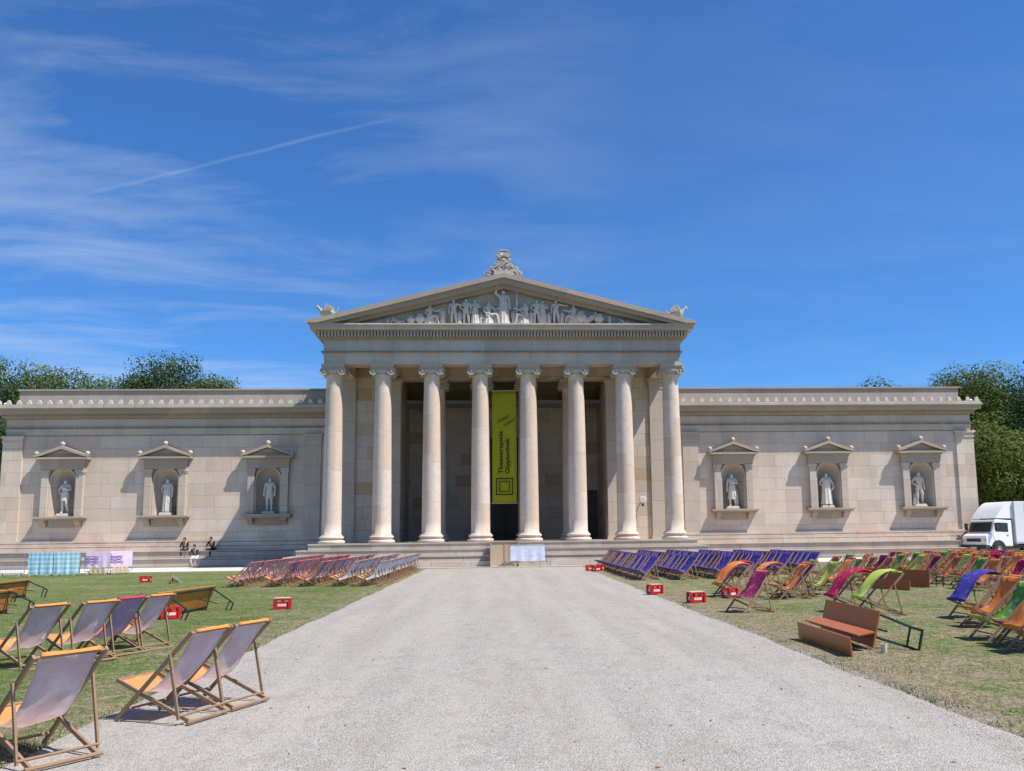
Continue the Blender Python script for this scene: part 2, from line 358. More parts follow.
def figure(pose={}, h=1.8, grow=0, only=None, fingers=True, gs=1.0):
    J = dict(BASE); J.update(pose); names = [k for k in J if only is None or k in only]
    if 'pelvis' in names: names.remove('pelvis'); names = ['pelvis'] + names
    V = [Vector(J[k])*h for k in names]; R = []
    for k in names:
        r = RADI[k]; R.append(tuple((x*gs+grow)*h for x in r) if isinstance(r, tuple) else (r*gs+grow)*h)
    E = [(names.index(a), names.index(b)) for a, b in EDG if a in names and b in names]
    if fingers and only is None:
        for s in 'LR':
            w = Vector(J['wr'+s]); hd = Vector(J['hd'+s]); d = (hd-w).normalized(); side = d.cross(Vector((0,1,.3))).normalized()
            hi = names.index('hd'+s)
            for q in range(5):
                off = side*((q-2)*.0085); ln = (.028,.036,.040,.037,.028)[q]
                if q == 0: p = w*.3 + hd*.7 - side*.03 + d*.01
                else: p = hd + off*1.4 + d*ln
                V.append(p*h); R.append(.0052*h); E.append((hi, len(V)-1))
    return skin([tuple(v) for v in V], E, R, 1)

# ------------------------------------------------------------------ SETTING
def sheet(name, x0, x1, y0, y1, z, mat, nx=1, ny=1, kind='structure', depth=0, edge=None):
    mb = MB()
    mb.add([(x0,y0,z),(x1,y0,z),(x1,y1,z),(x0,y1,z)], [(0,1,2,3)])
    o = mb.build(name, mat, fix=False); tag(o, kind=kind); return o
sheet('ground', -600, 600, -60, 900, -.03, M['ground'])
def pathedge(y, side):
    j = .03*math.sin(y*.9+side) + .025*math.sin(y*2.7+2*side) + .012*math.sin(y*9.1)
    return side*(4.0 + j*.9) + (-.08 if side < 0 else -.08)
# gravel path with its slightly wandering edges, lawns butted a little below and turned up over it
pm = MB(); ys = [-8 + i*.25 for i in range(int((44.7+8)/.25)+1)] + [44.7]
vs = []; fs = []
for y in ys: vs += [(pathedge(y,-1), y, .004), (pathedge(y,1), y, .004)]
for i in range(len(ys)-1): fs.append((2*i, 2*i+1, 2*i+3, 2*i+2))
pm.add(vs, fs); tag(pm.build('gravel_path', M['gravel'], fix=False), kind='structure')
for side in (-1, 1):
    lm = MB(); vs = []; fs = []; xs = [0, .25, .6, 1.2, 3, 8, 20, 56]
    for y in ys:
        e = pathedge(y, side)
        for k, d in enumerate(xs):
            z = (-.012 if k == 0 else .02) + (.012*math.sin(y*2.1+d*3) if 0 < k < 5 else 0)
            vs.append((e + side*(d-.02), y, z))
    n = len(xs)
    for i in range(len(ys)-1):
        for k in range(n-1):
            a = i*n+k; fs.append((a, a+1, a+n+1, a+n) if side > 0 else (a+1, a, a+n, a+n+1))
    lm.add(vs, fs); tag(lm.build('lawn', M['lawn'], fix=False), kind='structure')
wk = MB(); wk.box(-70, 27.3, 44.7, 51.62, -.25, .05); tag(wk.build('walkway', M['walk']), kind='structure')
kb = MB(); kb.box(-70, 27.3, 44.5, 44.7, -.25, .07); tag(kb.build('kerb', M['trim']), kind='structure')
wk = MB(); wk.box(27.3, 120, 44.7, 56.5, -.25, .054); tag(wk.build('road', M['walk']), kind='structure')

# grass blades: nobody could count them
def grass():
    rnd = random.Random(3); vs = []; fs = []
    def blade(x, y, h, w):
        a = rnd.uniform(0, 2*PI); dx = math.cos(a)*w; dy = math.sin(a)*w; lx = rnd.uniform(-.5,.5)*h; ly = rnd.uniform(-.5,.5)*h
        k = len(vs); vs.extend([(x-dx, y-dy, .0), (x+dx, y+dy, .0), (x+lx, y+ly, h)]); fs.append((k, k+1, k+2))
    import mathutils.noise as mn
    for side in (-1, 1):
        n = 0; want = 95000
        while n < want:
            y = 5.0 + (rnd.random()**1.7)*23
            x = pathedge(y, side) + side*(rnd.random()**1.15)*min(1.05*y*.62, 14)
            q = mn.noise(Vector((x*.9, y*.9, side*3))) + .6*mn.noise(Vector((x*3, y*3, 7)))
            q -= (.38 if side > 0 else .08) + .25*max(0, 1-abs(abs(x)-4.15)/.5)*(-1 if rnd.random() < .6 else 1)
            n += 1
            if q < rnd.uniform(-.45, .25): continue
            s = 1 + max(0, y-12)*.05
            blade(x, y, rnd.uniform(.02,.05)*(1.1 if q > .2 else .8)+.015, rnd.uniform(.003,.006)*s)
    m, nt, b = newmat('grass_blades')
    pos = wpos(nt); f = noise(nt, pos, 14, 3); g2 = noise(nt, pos, .8, 4)
    c = mixc(nt, f, (.06,.105,.02), (.17,.22,.065)); c = mixc(nt, ramp(nt, g2, [(.45,(0,0,0)),(.65,(.7,.7,.7))]), c, (.30,.26,.13))
    nt.links.new(c, b.inputs['Base Color']); b.inputs['Roughness'].default_value = .7
    mb = MB(); mb.add(vs, fs); o = mb.build('grass', m, fix=False)
    tag(o, 'short patchy green and straw grass on both lawns beside the gravel path', 'grass', kind='stuff')
grass()

def strewn():
    rnd = random.Random(21); m = MB()
    for _ in range(5200):
        y = 5 + rnd.random()**1.6*20; side = rnd.choice((-1,1))
        x = pathedge(y, side) + side*rnd.gauss(.05,.16) if rnd.random() < .8 else rnd.uniform(-3.9,3.9)
        r = rnd.uniform(.004,.012); z = .022 if abs(x) > abs(pathedge(y, 1 if x > 0 else -1)) else .006
        t = rnd.random()*6; c = math.cos(t)*r; s_ = math.sin(t)*r
        m.add([(x+c,y+s_,z-r*.3),(x-s_,y+c,z-r*.3),(x-c*.8,y-s_*.8,z-r*.3),(x+s_,y-c,z-r*.3),(x+r*.1,y,z+r*.75)], [(0,1,4),(1,2,4),(2,3,4),(3,0,4)])
    tag(m.build('loose_pebbles', M['gravel'], fix=False), 'loose pale pebbles scattered along the gravel path edges', 'pebbles', kind='stuff')
    m = MB()
    for _ in range(420):
        y = 5 + rnd.random()**1.5*25; x = rnd.uniform(-9,9); s_ = rnd.uniform(.012,.03); t = rnd.random()*6; z = .03 if abs(x) > 4 else .010
        c = math.cos(t); q = math.sin(t)
        m.add([(x+c*s_,y+q*s_,z),(x-q*s_*.5,y+c*s_*.5,z+s_*.3),(x-c*s_,y-q*s_,z+.002),(x+q*s_*.5,y-c*s_*.5,z)], [(0,1,2,3)])
    tag(m.build('fallen_leaves', simple('dry_leaf', (.20,.12,.05), .8, var=.5), fix=False), 'dry brown leaves scattered over path and lawns', 'leaves', kind='stuff')
strewn()

# ------------------------------------------------------------------ MUSEUM
museum = empty('museum_building', (0,53.36,0), 0,
    'pale limestone neoclassical museum with eight-column pedimented portico and long windowless wings', 'building')
museum_inv = Matrix.Translation((0,-53.36,0))
def part(mb, name, mat, parent=None, smooth=False, bevel=0):
    o = mb.build(name, mat, None, smooth, bevel=bevel); o.parent = museum
    o.matrix_parent_inverse = museum_inv
    if parent: o.parent = parent; o.matrix_parent_inverse = Matrix.Identity(4)
    return o
W = 53.36; HW = 30.34; NX = (14.51, 20.67, 26.77); ZB = 1.70; ZP = 8.05
NR = .70; NZ0 = 3.15; NZ1 = 5.25     # niche radius, floor, arch spring
def spandrels(mb, cx, y0, y1, zt):
    n = 12
    for s in (-1, 1):
        pts = [(cx+s*NR, NZ1)]
        for i in range(1, n+1):
            t = (PI/2)*i/n; pts.append((cx + s*NR*math.cos(t), NZ1 + NR*math.sin(t)))
        for i in range(n):
            (xa, za), (xb, zb) = pts[i], pts[i+1]
            mb.prism([(xa, za), (xb, zb), (xb, zt), (xa, zt)], y0, y1)
for s in (-1, 1):
    w = MB(); edges = []
    xs = [10.05] + sum([[c-NR, c+NR] for c in NX], []) + [HW]
    lo = lambda a, b: (min(s*a, s*b), max(s*a, s*b))
    for i in range(0, len(xs), 2):
        a, b = lo(xs[i], xs[i+1]); w.box(a, b, W, W+.95, ZB, ZP)
    for c in NX:
        a, b = lo(c-NR, c+NR); w.box(a, b, W, W+.95, ZB, NZ0); w.box(a, b, W, W+.95, 6.0, ZP); spandrels(w, s*c, W, W+.95, 6.0)
    # end wall running back
    a, b = lo(HW-.9, HW); w.box(a, b, W+.95, 88, ZB, ZP)
    part(w, 'wing_wall', M['wall'])
    # niches: half round shell with a quarter-sphere head
    for c in NX:
        n = MB(); cx = s*c; n.lathe([(NR-.001, 0), (NR-.001, NZ1-NZ0)], (cx, W+.01, NZ0), 20, a0=0, a1=PI)
        n.lathe([((NR-.001)*math.cos(t), (NR-.001)*math.sin(t)) for t in [PI/2*k/8 for k in range(9)]], (cx, W+.01, NZ1), 20, a0=0, a1=PI)
        n.prism([(cx+NR*math.cos(PI*k/20), W+.01+NR*math.sin(PI*k/20)) for k in range(21)], NZ0-.06, NZ0+.002, 'z')
        o = part(n, 'niche', M['trim'], smooth=True)
    # pilasters
    for x0, x1 in ((HW-1.05, HW+.0), (11.35, 12.35)):
        p = MB(); a, b = lo(x0, x1 + (.12 if x1 > 20 else 0)); p.box(a, b, W-.12, W-.003, ZB, ZP-.42)
        for k, (z0, z1, e) in enumerate(((ZP-.42, ZP-.34, .05), (ZP-.34, ZP-.14, .02), (ZP-.14, ZP, .10))):
            p.box(a-e, b+e, W-.12-e, W-.003, z0, z1-.002)
        if x1 > 20:
            q0, q1 = lo(HW+.003, HW+.12); p.box(q0, q1, W-.003+.006, W+1.0, ZB, ZP-.42)
        part(p, 'pilaster', M['trim'] if x1 < 20 else M['wall'])
    # entablature: two fasciae, frieze, cornice, sima
    e = MB(); a, b = lo(10.06, HW)
    def ring(z0, z1, p):
        aa, bb = lo(10.06, HW+p*.56); e.box(aa, bb, W-p, W+.9, z0, z1); q0, q1 = lo(HW-.5, HW+p*.56); e.box(q0, q1, W+.9, 88+p, z0, z1)
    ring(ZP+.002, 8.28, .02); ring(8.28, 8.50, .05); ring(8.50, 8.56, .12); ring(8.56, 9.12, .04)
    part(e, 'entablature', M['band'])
    e = MB(); ring(9.12, 9.20, .14); ring(9.20, 9.34, .24)
    ring(9.34, 9.40, .32); ring(9.40, 9.58, .74); ring(9.58, 9.66, .79)
    # small dentils
    x = 10.3
    while x < HW+.2:
        q0, q1 = lo(x, x+.09); e.box(q0, q1, W-.29, W-.243, 9.215, 9.325); x += .19
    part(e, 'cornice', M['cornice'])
    e = MB(); ring(9.662, 9.80, .84); ring(9.80, 9.90, .76)
    part(e, 'gutter', M['trim'])
    # antefixes: little palmettes along the gutter
    e = MB(); k = 0; x = 10.75
    def antefix(cx, cy, along='x'):
        pts = [(-.13,0),(-.15,.07),(-.09,.14),(-.11,.20),(-.05,.27),(0,.31),(.05,.27),(.11,.20),(.09,.14),(.15,.07),(.13,0)]
        if along == 'x': e.prism([(cx+p[0], 9.90+p[1]*.9) for p in pts], cy-.05, cy+.07)
        else: e.prism([(cy+p[0], 9.90+p[1]*.9) for p in pts], cx-.05, cx+.07, 'x')
    while x < HW+.5: antefix(s*x, W-.68); x += .60
    y = W-.3
    while y < 60: antefix(s*(HW+.36), y, 'y'); y += .60
    part(e, 'antefixes', M['marble'])
    # attic set back behind the gutter
    e = MB(); aa, bb = lo(9.5, HW-.35); e.box(aa, bb, W+.5, W+1.4, 9.5, 10.93); q0, q1 = lo(HW-1.25, HW-.35); e.box(q0, q1, W+1.4, 88, 9.5, 10.93)
    part(e, 'attic', M['roofstone'])
    e = MB(); aa, bb = lo(9.5, HW-.27); e.box(aa, bb, W+.42, W+1.45, 10.932, 11.03); q0, q1 = lo(HW-1.3, HW-.27); e.box(q0, q1, W+1.45, 88, 10.932, 11.03)
    part(e, 'coping', M['dark'] if False else M['cornice'])
    # podium and steps of the wing
    e = MB()
    def tier(z0, z1, p, xin=10.05, p2=None):
        aa, bb = lo(xin, HW+p); e.box(aa, bb, W-p, W+1, z0, z1); q0, q1 = lo(HW-.5, HW+p); e.box(q0, q1, W+1, 88, z0, z1)
    tier(1.62, ZB-.002, .16); tier(1.50, 1.62, .24); tier(1.30, 1.50, .32); tier(1.24, 1.30, .38)
    tier(1.00, 1.24, .40)
    part(e, 'plinth', M['wall'])
    e = MB(); tier(.92, .998, 1.08); tier(.56, .92, 1.02); tier(.48, .56, 1.72); tier(-.2, .48, 1.66)
    part(e, 'wing_steps', M['step'])

# niche aedicules
def niche_frame(cx):
    f = MB(); y = W-.003
    for s in (-1, 1):
        f.box(cx+s*1.02-.21, cx+s*1.02+.21, y-.26, y, 3.13, 5.72)
        f.box(cx+s*1.02-.25, cx+s*1.02+.25, y-.30, y, 5.72, 5.80); f.box(cx+s*1.02-.27, cx+s*1.02+.27, y-.32, y, 5.80, 5.96)
        f.box(cx+s*.765-.045, cx+s*.765+.045, y-.16, y, 3.13, 5.30)
    # moulded arch
    n = 14
    for i in range(n):
        a, b = PI*i/n, PI*(i+1)/n; r0, r1 = .702, .80
        f.prism([(cx+r0*math.cos(a), 5.30+r0*math.sin(a)), (cx+r1*math.cos(a), 5.30+r1*math.sin(a)), (cx+r1*math.cos(b), 5.30+r1*math.sin(b)), (cx+r0*math.cos(b), 5.30+r0*math.sin(b))], y-.14, y)
    o = part(f, 'niche_frame', M['trim'], bevel=.01)
    p = MB(); p.box(cx-1.27, cx+1.27, y-.30, y, 5.97, 6.22); p.box(cx-1.30, cx+1.30, y-.34, y, 6.222, 6.50)
    p.box(cx-1.38, cx+1.38, y-.40, y, 6.502, 6.58); p.box(cx-1.56, cx+1.56, y-.58, y, 6.582, 6.70)
    p.prism([(cx-1.35, 6.702), (cx+1.35, 6.702), (cx, 7.18)], y-.36, y)
    for s in (-1, 1):
        p.prism([(cx+s*1.56, 6.702), (cx+s*1.60, 6.80), (cx, 7.40), (cx, 7.22), (cx+s*1.15, 6.80)], y-.60, y)
    p.build('pediment', M['cornice'], o)
    k = MB()
    for q, z in ((-1.5, 6.80), (1.5, 6.80), (0, 7.38)):
        k.ball((cx+q, y-.42, z+.13), .15, 8, sc=(1,.8,1)); k.box(cx+q-.08, cx+q+.08, y-.5, y-.34, z-.05, z+.05)
    k.build('acroterion', M['trim'], o, smooth=True)
    k = MB(); k.box(cx-1.50, cx+1.50, y-.58, y, 3.02, 3.128); k.box(cx-1.42, cx+1.42, y-.46, y, 2.92, 3.02)
    for s in (-1, 1): k.prism([(y, 2.50), (y, 2.918), (y-.42, 2.918), (y-.40, 2.78), (y-.22, 2.66), (y-.14, 2.50)], cx+s*1.02-.17, cx+s*1.02+.17, 'x')
    k.box(cx-.80, cx+.80, y-.06, y, 2.45, 2.918)
    k.build('sill', M['cornice'], o)
for s in (-1, 1):
    for c in NX: niche_frame(s*c)

# ---- portico
YC = 47.68; SP = 2.723; CX = [(i-3.5)*SP for i in range(8)]
YI = 51.8 + .55
pf = MB(); pf.box(-10.6, 10.6, 46.85, W-.42, 1.0, 1.33); part(pf, 'porch_floor', M['step'])
st = MB()
for k in range(1, 4):
    z1 = 1.33-.333*k; t = .42*k; st.box(-10.6-t*1.3, 10.6+t*1.3, 46.85-t, W-.45-.001*k, z1-.333 - (.2 if k == 3 else 0), z1-.002)
part(st, 'porch_steps', M['step'])
ns = MB()
for k in range(3): ns.box(-10.62-.54*k, 10.62+.54*k, 46.81-.42*k, 46.85-.42*k, 1.26-.333*k, 1.334-.333*k)
part(ns, 'step_nosing', M['trim'])
# columns
def col_shaft():
    prof = []; H0, H1 = .46, 9.28
    prof += [(.60, .40), (.585, .46)]
    for k in range(15):
        t = k/14; r = .525 - .085*(t**1.6) ; prof.append((r, .50 + (H1-.5)*t))
    prof += [(.47, 9.30), (.47, 9.36), (.445, 9.38)]
    m = MB(); m.lathe(prof, n=40); return m
def col_base():
    m = MB(); prof = [(.0,0),(.70,0),(.72,.03),(.735,.08),(.72,.14),(.69,.165),(.62,.18),(.595,.22),(.605,.255),(.65,.27),(.675,.30),(.675,.345),(.65,.38),(.60,.40),(.0,.40)]
    m.lathe(prof, n=40); return m
def ionic_cap():
    m = MB()
    m.lathe([(.44,9.37),(.46,9.42),(.54,9.50),(.57,9.58),(.50,9.62),(0,9.62)], n=32)
    # pulvini: rolls running front to back, volutes on both ends
    for s in (-1, 1):
        c = Vector((s*.485, 0, 9.52)); ysg = [-.52,-.44,-.2,0,.2,.44,.52]; rr = [.235,.23,.17,.14,.17,.23,.235]
        m.tube([c+Vector((0,y,0)) for y in ysg], rr, 22)
        for fy in (-1, 1):
            pts = []
            for k in range(46):
                t = k/45; a = -PI/2*s*0 + s*(-2.4*2*PI*t) + PI/2; r = .212*(1-t)**.8 + .02
                pts.append(c + Vector((math.cos(a)*r, fy*.53, math.sin(a)*r)))
            m.tube(pts, [.03*(1-.6*k/45) for k in range(46)], 5)
            m.ball(c+Vector((0, fy*.53, 0)), .055, 8)
    m.box(-.485, .485, -.50, .50, 9.60, 9.755)
    for fy in (-1, 1):
        m.bar((-.485, fy*.515, 9.735), (.485, fy*.515, 9.735), .05, .05)
        for k in range(5):
            m.ball((-.26+.13*k, fy*.53, 9.55), .06, 6, sc=(.8,.7,1.2))
    m.box(-.64, .64, -.60, .60, 9.80, 9.92); m.box(-.60,.60,-.57,.57, 9.757,9.798)
    return m
ms, mbse, mc = col_shaft().mesh('shaft', M['column'], 'all'), col_base().mesh('base', M['column'], True), ionic_cap().mesh('capital', M['capstone'], True)
def column(x, y, z=1.331, sc=1):
    p = obj_from(ms, 'column', None); p.parent = museum; p.matrix_parent_inverse = museum_inv; p.location = (x, y, z); p.scale = (1,1,sc)
    obj_from(mbse, 'base', p); obj_from(mc, 'capital', p)
for x in CX: column(x, YC)
for x in CX[2:6]: column(x, YI)
# corner blocks with antae
ZA = 11.262
for s in (-1, 1):
    w = MB(); lo = lambda a, b: (min(s*a, s*b), max(s*a, s*b))
    a, b = lo(6.30, 10.03); w.box(a, b, 51.95, 57, 1.331, 12.0)
    o = part(w, 'porch_wall', M['porch'])
    for c in (CX[7], CX[6]):
        p = MB(); a, b = lo(c-.50, c+.50); p.box(a, b, 51.80, 51.948, 1.60, ZA-.66)
        p.box(a-.08, b+.08, 51.72, 51.948, 1.331, 1.46); p.box(a-.04, b+.04, 51.76, 51.948, 1.46, 1.598)
        p.box(a-.03, b+.03, 51.77, 51.948, ZA-.66, ZA-.58); p.box(a-.02, b+.02, 51.78, 51.948, ZA-.58, ZA-.20); p.box(a-.12, b+.12, 51.68, 51.948, ZA-.20, ZA)
        if c == CX[7]:
            q0, q1 = lo(10.032, 10.12); p.box(q0, q1, 51.95, W+.2, 1.6, ZA-.02)
        part(p, 'anta', M['trim'])
w = MB(); w.box(-6.4, -1.25, 57, 57.6, 1.331, 12.0); w.box(1.25, 6.4, 57, 57.6, 1.331, 12.0); w.box(-1.25, 1.25, 57, 57.6, 8.2, 12)
part(w, 'porch_wall', M['porch'])
w = MB()
w.box(-1.55, -1.25, 56.9, 56.997, 1.331, 8.5); w.box(1.25, 1.55, 56.9, 56.997, 1.331, 8.5); w.box(-1.75, 1.75, 56.8, 56.997, 8.502, 8.95)
door = part(w, 'doorway', M['trim'])
w = MB()
for a in (-1.25, .01):
    w.box(a, a+1.24, 57.2, 57.3, 1.331, 8.2)
    for z in (1.6, 3.2, 4.8, 6.4): w.box(a+.15, a+1.09, 57.17, 57.2, z, z+1.3)
w.box(-1.25,1.25,57.31,57.4,1.331,8.3); w.build('door_leaf', M['bronze'], door)  # backing slab added behind the leaves to block light through their gap
# side doorway and white figure seen beside the right anta
w = MB(); w.box(4.75, 6.25, 56.93, 56.995, 1.331, 4.6); part(w, 'side_door', M['bronze'])
# beams and ceiling
w = MB(); w.box(-10.03, 10.03, 51.86, 53.0, ZA+.002, 11.98); part(w, 'inner_beam', M['porch'])
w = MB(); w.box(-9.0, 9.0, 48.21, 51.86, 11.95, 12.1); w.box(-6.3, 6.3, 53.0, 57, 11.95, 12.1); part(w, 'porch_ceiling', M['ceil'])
def pring(mb, z0, z1, p, back=W+.9, inner=9.05):
    mb.box(-10.03-p, 10.03+p, 47.16-p, 48.20, z0, z1)
    for s in (-1, 1):
        a, b = sorted((s*inner, s*(10.03+p))); mb.box(a, b, 48.20, back, z0, z1)
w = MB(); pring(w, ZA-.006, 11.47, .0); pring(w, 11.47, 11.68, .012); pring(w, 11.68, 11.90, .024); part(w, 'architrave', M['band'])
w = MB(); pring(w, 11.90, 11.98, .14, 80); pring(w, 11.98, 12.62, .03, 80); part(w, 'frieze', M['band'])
w = MB(); pring(w, 12.62, 12.72, .12, 80); pring(w, 12.72, 13.05, .18, 80); pring(w, 13.05, 13.12, .40, 80)
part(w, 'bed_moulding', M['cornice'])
w = MB(); x = -10.33
while x < 10.30: w.box(x, x+.11, 46.76, 46.97, 12.76, 13.045); x += .182
for s in (-1, 1):
    y = 46.9
    while y < 60: a, b = sorted((s*10.23, s*10.43)); w.box(a, b, y, y+.11, 12.76, 13.045); y += .182
part(w, 'dentils', M['trim'])
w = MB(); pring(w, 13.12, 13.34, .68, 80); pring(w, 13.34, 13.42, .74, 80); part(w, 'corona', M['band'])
# pediment
AP = 16.26; XE = 10.80; YF = 46.36; ZE = 13.424; T = .56
w = MB()
for s in (-1, 1):
    # raking cornice in three steps of moulding
    def rake(x_out, dz0, dz1, y0, y1):
        w.prism([(s*x_out, ZE+.0), (s*x_out, ZE+.10), (0, AP-dz0), (0, AP-dz1), (s*(x_out-(dz1-dz0)*2.6), ZE)], y0, y1)
    rake(XE+.06, 0, .22, YF-.08, 80)
    rake(XE-.02-.55, .20, .48, YF+.04, 79.9)
    rake(XE-.02-1.3, .46, .72, YF+.42, 79.8)
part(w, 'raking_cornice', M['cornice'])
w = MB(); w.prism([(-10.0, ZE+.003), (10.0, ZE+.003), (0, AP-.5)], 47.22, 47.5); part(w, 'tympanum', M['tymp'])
w = MB()
for s in (-1, 1): w.prism([(s*(XE+.02), ZE+.125), (s*(XE+.02), ZE+.165), (0, AP+.05), (0, AP+.008)], YF+.02, 80)
w.box(-9, 9, 79.0, 79.7, 9, 13.4)
part(w, 'roof', M['roof'])
w = MB(); w.box(-HW+1.3, HW-1.3, W+1.46, 88, 10.2, 10.4); part(w, 'flat_roof', M['roof'])

# figures in the pediment
def sit(z=.30, d=1):   # seated sideways profile on a block, legs toward +x*d
    return dict(pelvis=(0,0,z), belly=(0,0,z+.09), chest=(-.02*d,0,z+.21), neck=(-.01*d,0,z+.31), skull=(0,-.01,z+.365), crown=(0,-.01,z+.425), nose=(.03*d,-.03,z+.38),
        shL=(.08,-.02,z+.275), elL=(.15*d,-.08,z+.16), wrL=(.25*d,-.09,z+.20), hdL=(.29*d,-.09,z+.21), shR=(-.10,.02,z+.275), elR=(-.14,-.03,z+.12), wrR=(-.05*d,-.10,z+.05), hdR=(-.01*d,-.11,z+.04),
        hpL=(.03*d,-.05,z), knL=(.22*d,-.09,z+.03), anL=(.26*d,-.08,.05), toL=(.33*d,-.09,.02), hpR=(.0,.03,z-.01), knR=(.20*d,-.02,z-.04), anR=(.17*d,-.02,.05), toR=(.24*d,-.03,.02))
def recline(d=1):      # lying, propped on the elbow, legs toward +x*d
    return dict(pelvis=(0,0,.09), belly=(-.07*d,0,.15), chest=(-.15*d,0,.235), neck=(-.20*d,0,.32), skull=(-.21*d,-.01,.375), crown=(-.215*d,-.01,.43), nose=(-.18*d,-.03,.385),
        shL=(-.12*d,-.06,.29), elL=(-.03*d,-.09,.20), wrL=(.07*d,-.09,.17), hdL=(.11*d,-.09,.17), shR=(-.22*d,.04,.28), elR=(-.29*d,.0,.15), wrR=(-.25*d,-.06,.05), hdR=(-.22*d,-.08,.04),
        hpL=(.04*d,-.05,.09), knL=(.21*d,-.06,.20), anL=(.33*d,-.06,.05), toL=(.40*d,-.07,.03), hpR=(.05*d,.03,.07), knR=(.25*d,.02,.08), anR=(.43*d,.02,.05), toR=(.49*d,.0,.03))
def robe(h, r0=.15, r1=.085, top=.62, seed=0, z0=.0, folds=11):
    m = MB(); rnd = random.Random(seed); n = 44; vs = []; fs = []; rows = 9; ph = rnd.random()*6
    for k in range(rows):
        t = k/(rows-1); z = z0 + (top-z0)*t; r = r0+(r1-r0)*t**.8
        for i in range(n):
            a = 2*PI*i/n; rr = r*(1+.11*math.sin(folds*a+ph+1.2*t)*(1-.5*t)) ; vs.append((rr*math.cos(a)*h, rr*.75*math.sin(a)*h, z*h))
    for k in range(rows-1):
        for i in range(n): j = (i+1) % n; fs.append((k*n+i, k*n+j, (k+1)*n+j, (k+1)*n+i))
    m.add(vs, fs); return m
ARM_UP = dict(elR=(-.19,-.02,.86), wrR=(-.16,-.05,.99), hdR=(-.15,-.06,1.03))
ARM_OUT = dict(elL=(.22,-.04,.74), wrL=(.32,-.08,.72), hdL=(.36,-.09,.72))
ARM_HIP = dict(elR=(-.20,.03,.64), wrR=(-.10,-.05,.56), hdR=(-.07,-.065,.55))
ARM_CHEST = dict(elL=(.17,-.02,.65), wrL=(.04,-.10,.70), hdL=(.0,-.105,.71))
CONTRA = dict(knL=(.075,-.05,.285), anL=(.095,.03,.045), toL=(.12,-.04,.018))
ped = [(-3.45,.95,'child',1),(-1.28,.75,'child',1),(-2.5,.8,'child',0),(1.55,.8,'child',1),(2.55,.75,'child',1),(4.35,.75,'urn',1),(-4.7,.6,'urn',1),(-6.5,.42,'child',1),(-.45,.95,'child',1),(-7.04,.28,'lie',-1),(-5.95,.50,'lie',1),(-5.2,.5,'urn',1),(-4.15,1.20,'sitL',1),(-2.83,1.45,'st',0),(-2.13,1.50,'st',1),(-1.62,1.45,'st',2),(-.85,1.32,'sitR',1),
       (-.02,2.12,'god',0),(.57,.85,'child',0),(1.19,1.30,'sitL',-1),(1.85,1.45,'st',1),(2.2,1.40,'st',2),(2.95,1.45,'st',0),(3.3,.8,'child',1),(3.95,1.15,'sitR',-1),(4.75,.85,'lie',-1),
       (5.4,.62,'urn',1),(6.0,.55,'child',1),(6.85,.42,'lie',1)]
for i, (x, hh, kd, v) in enumerate(ped):
    if kd == 'lie':
        f = figure(recline(v), hh/.43*.95)
    elif kd in ('sitL', 'sitR'):
        H = hh/.75; f = figure(sit(.30, v), H); f.box(-.16*H, .10*H, -.06*H, .12*H, 0, .25*H); f.merge(robe(H, .17, .09, .40, i, 0, 9))
    elif kd == 'urn':
        f = MB(); f.lathe([(0,0),(.16,0),(.10,.1),(.22,.22),(.27,.38),(.20,.5),(.12,.56),(.2,.62),(0,.62)], n=18); f.xf(Matrix.Scale(hh/.62, 4))
    else:
        H = hh; ps = [ {**ARM_OUT, **CONTRA}, {**ARM_HIP, **CONTRA}, {**ARM_CHEST, **ARM_UP} ][v % 3] if kd == 'st' else ({**ARM_UP, **ARM_OUT} if kd == 'god' else {})
        if kd == 'st' and v == 2: ps = {**ARM_CHEST, **CONTRA}
        if kd == 'god': ps = {**ARM_UP}
        f = figure(ps, H/.99 if kd != 'god' else H/1.05, grow=.006)
        if kd == 'god' or v == 2 or kd == 'child': f.merge(robe(H, .15, .10, .60, i))
        if kd == 'god':   # helmet crest, shield and lance
            f.tube([(.30*H,-.05,0),(.30*H,-.05,.98*H)], .018*H, 6)
            f.lathe([(0,.0),(.16*H,.0),(.17*H,.03),(0,.06)], (0,0,0), 18)
    f.xf(Matrix.Translation((x, 46.93, ZE+.01)) @ Matrix.Diagonal((1.18, 1.0, 1.05 if abs(x) < 4 else 1.0, 1)))
    o = part(f, 'pediment_figure', M['relief'], smooth='all')

# ridge palmette and corner griffins
w = MB(); w.box(-.55, .55, YF+.1, YF+.75, AP-.25, AP+.22)
def petal(m, base, ang, ln, wd, y0, y1, curl=0):
    n = 9; L = []; Rr = []
    for k in range(n):
        t = k/(n-1); a = ang + curl*t*t; px = base[0]; pz = base[1]
        d = ln*t; cx = px + math.sin(ang+curl*t*.6)*d; cz = pz + math.cos(ang+curl*t*.6)*d
        ww = wd*math.sin(PI*min(1, .12+.88*t))**.7*(1.0 if t < .98 else .1); nx = math.cos(a); nz = -math.sin(a)
        L.append((cx-nx*ww, cz-nz*ww)); Rr.append((cx+nx*ww, cz+nz*ww))
    for k in range(n-1): m.prism([L[k], Rr[k], Rr[k+1], L[k+1]], y0, y1)
for k in range(-3, 4):
    petal(w, (0, AP+.80), k*.17, .80-.03*abs(k), .05, YF+.3, YF+.46, .55*k/3)
w.box(-.26, .26, YF+.28, YF+.48, AP+1.42, AP+1.50)
for s in (-1, 1):
    for q in range(7):
        petal(w, (s*(.12+.13*q), AP+.15), s*(.25+.17*q), .52-.05*q, .085, YF+.24+.02*q, YF+.50, s*.6)
        petal(w, (s*(.05+.06*q), AP+.55-.04*q), s*(.1+.2*q), .38-.03*q, .07, YF+.22, YF+.44, s*.5)
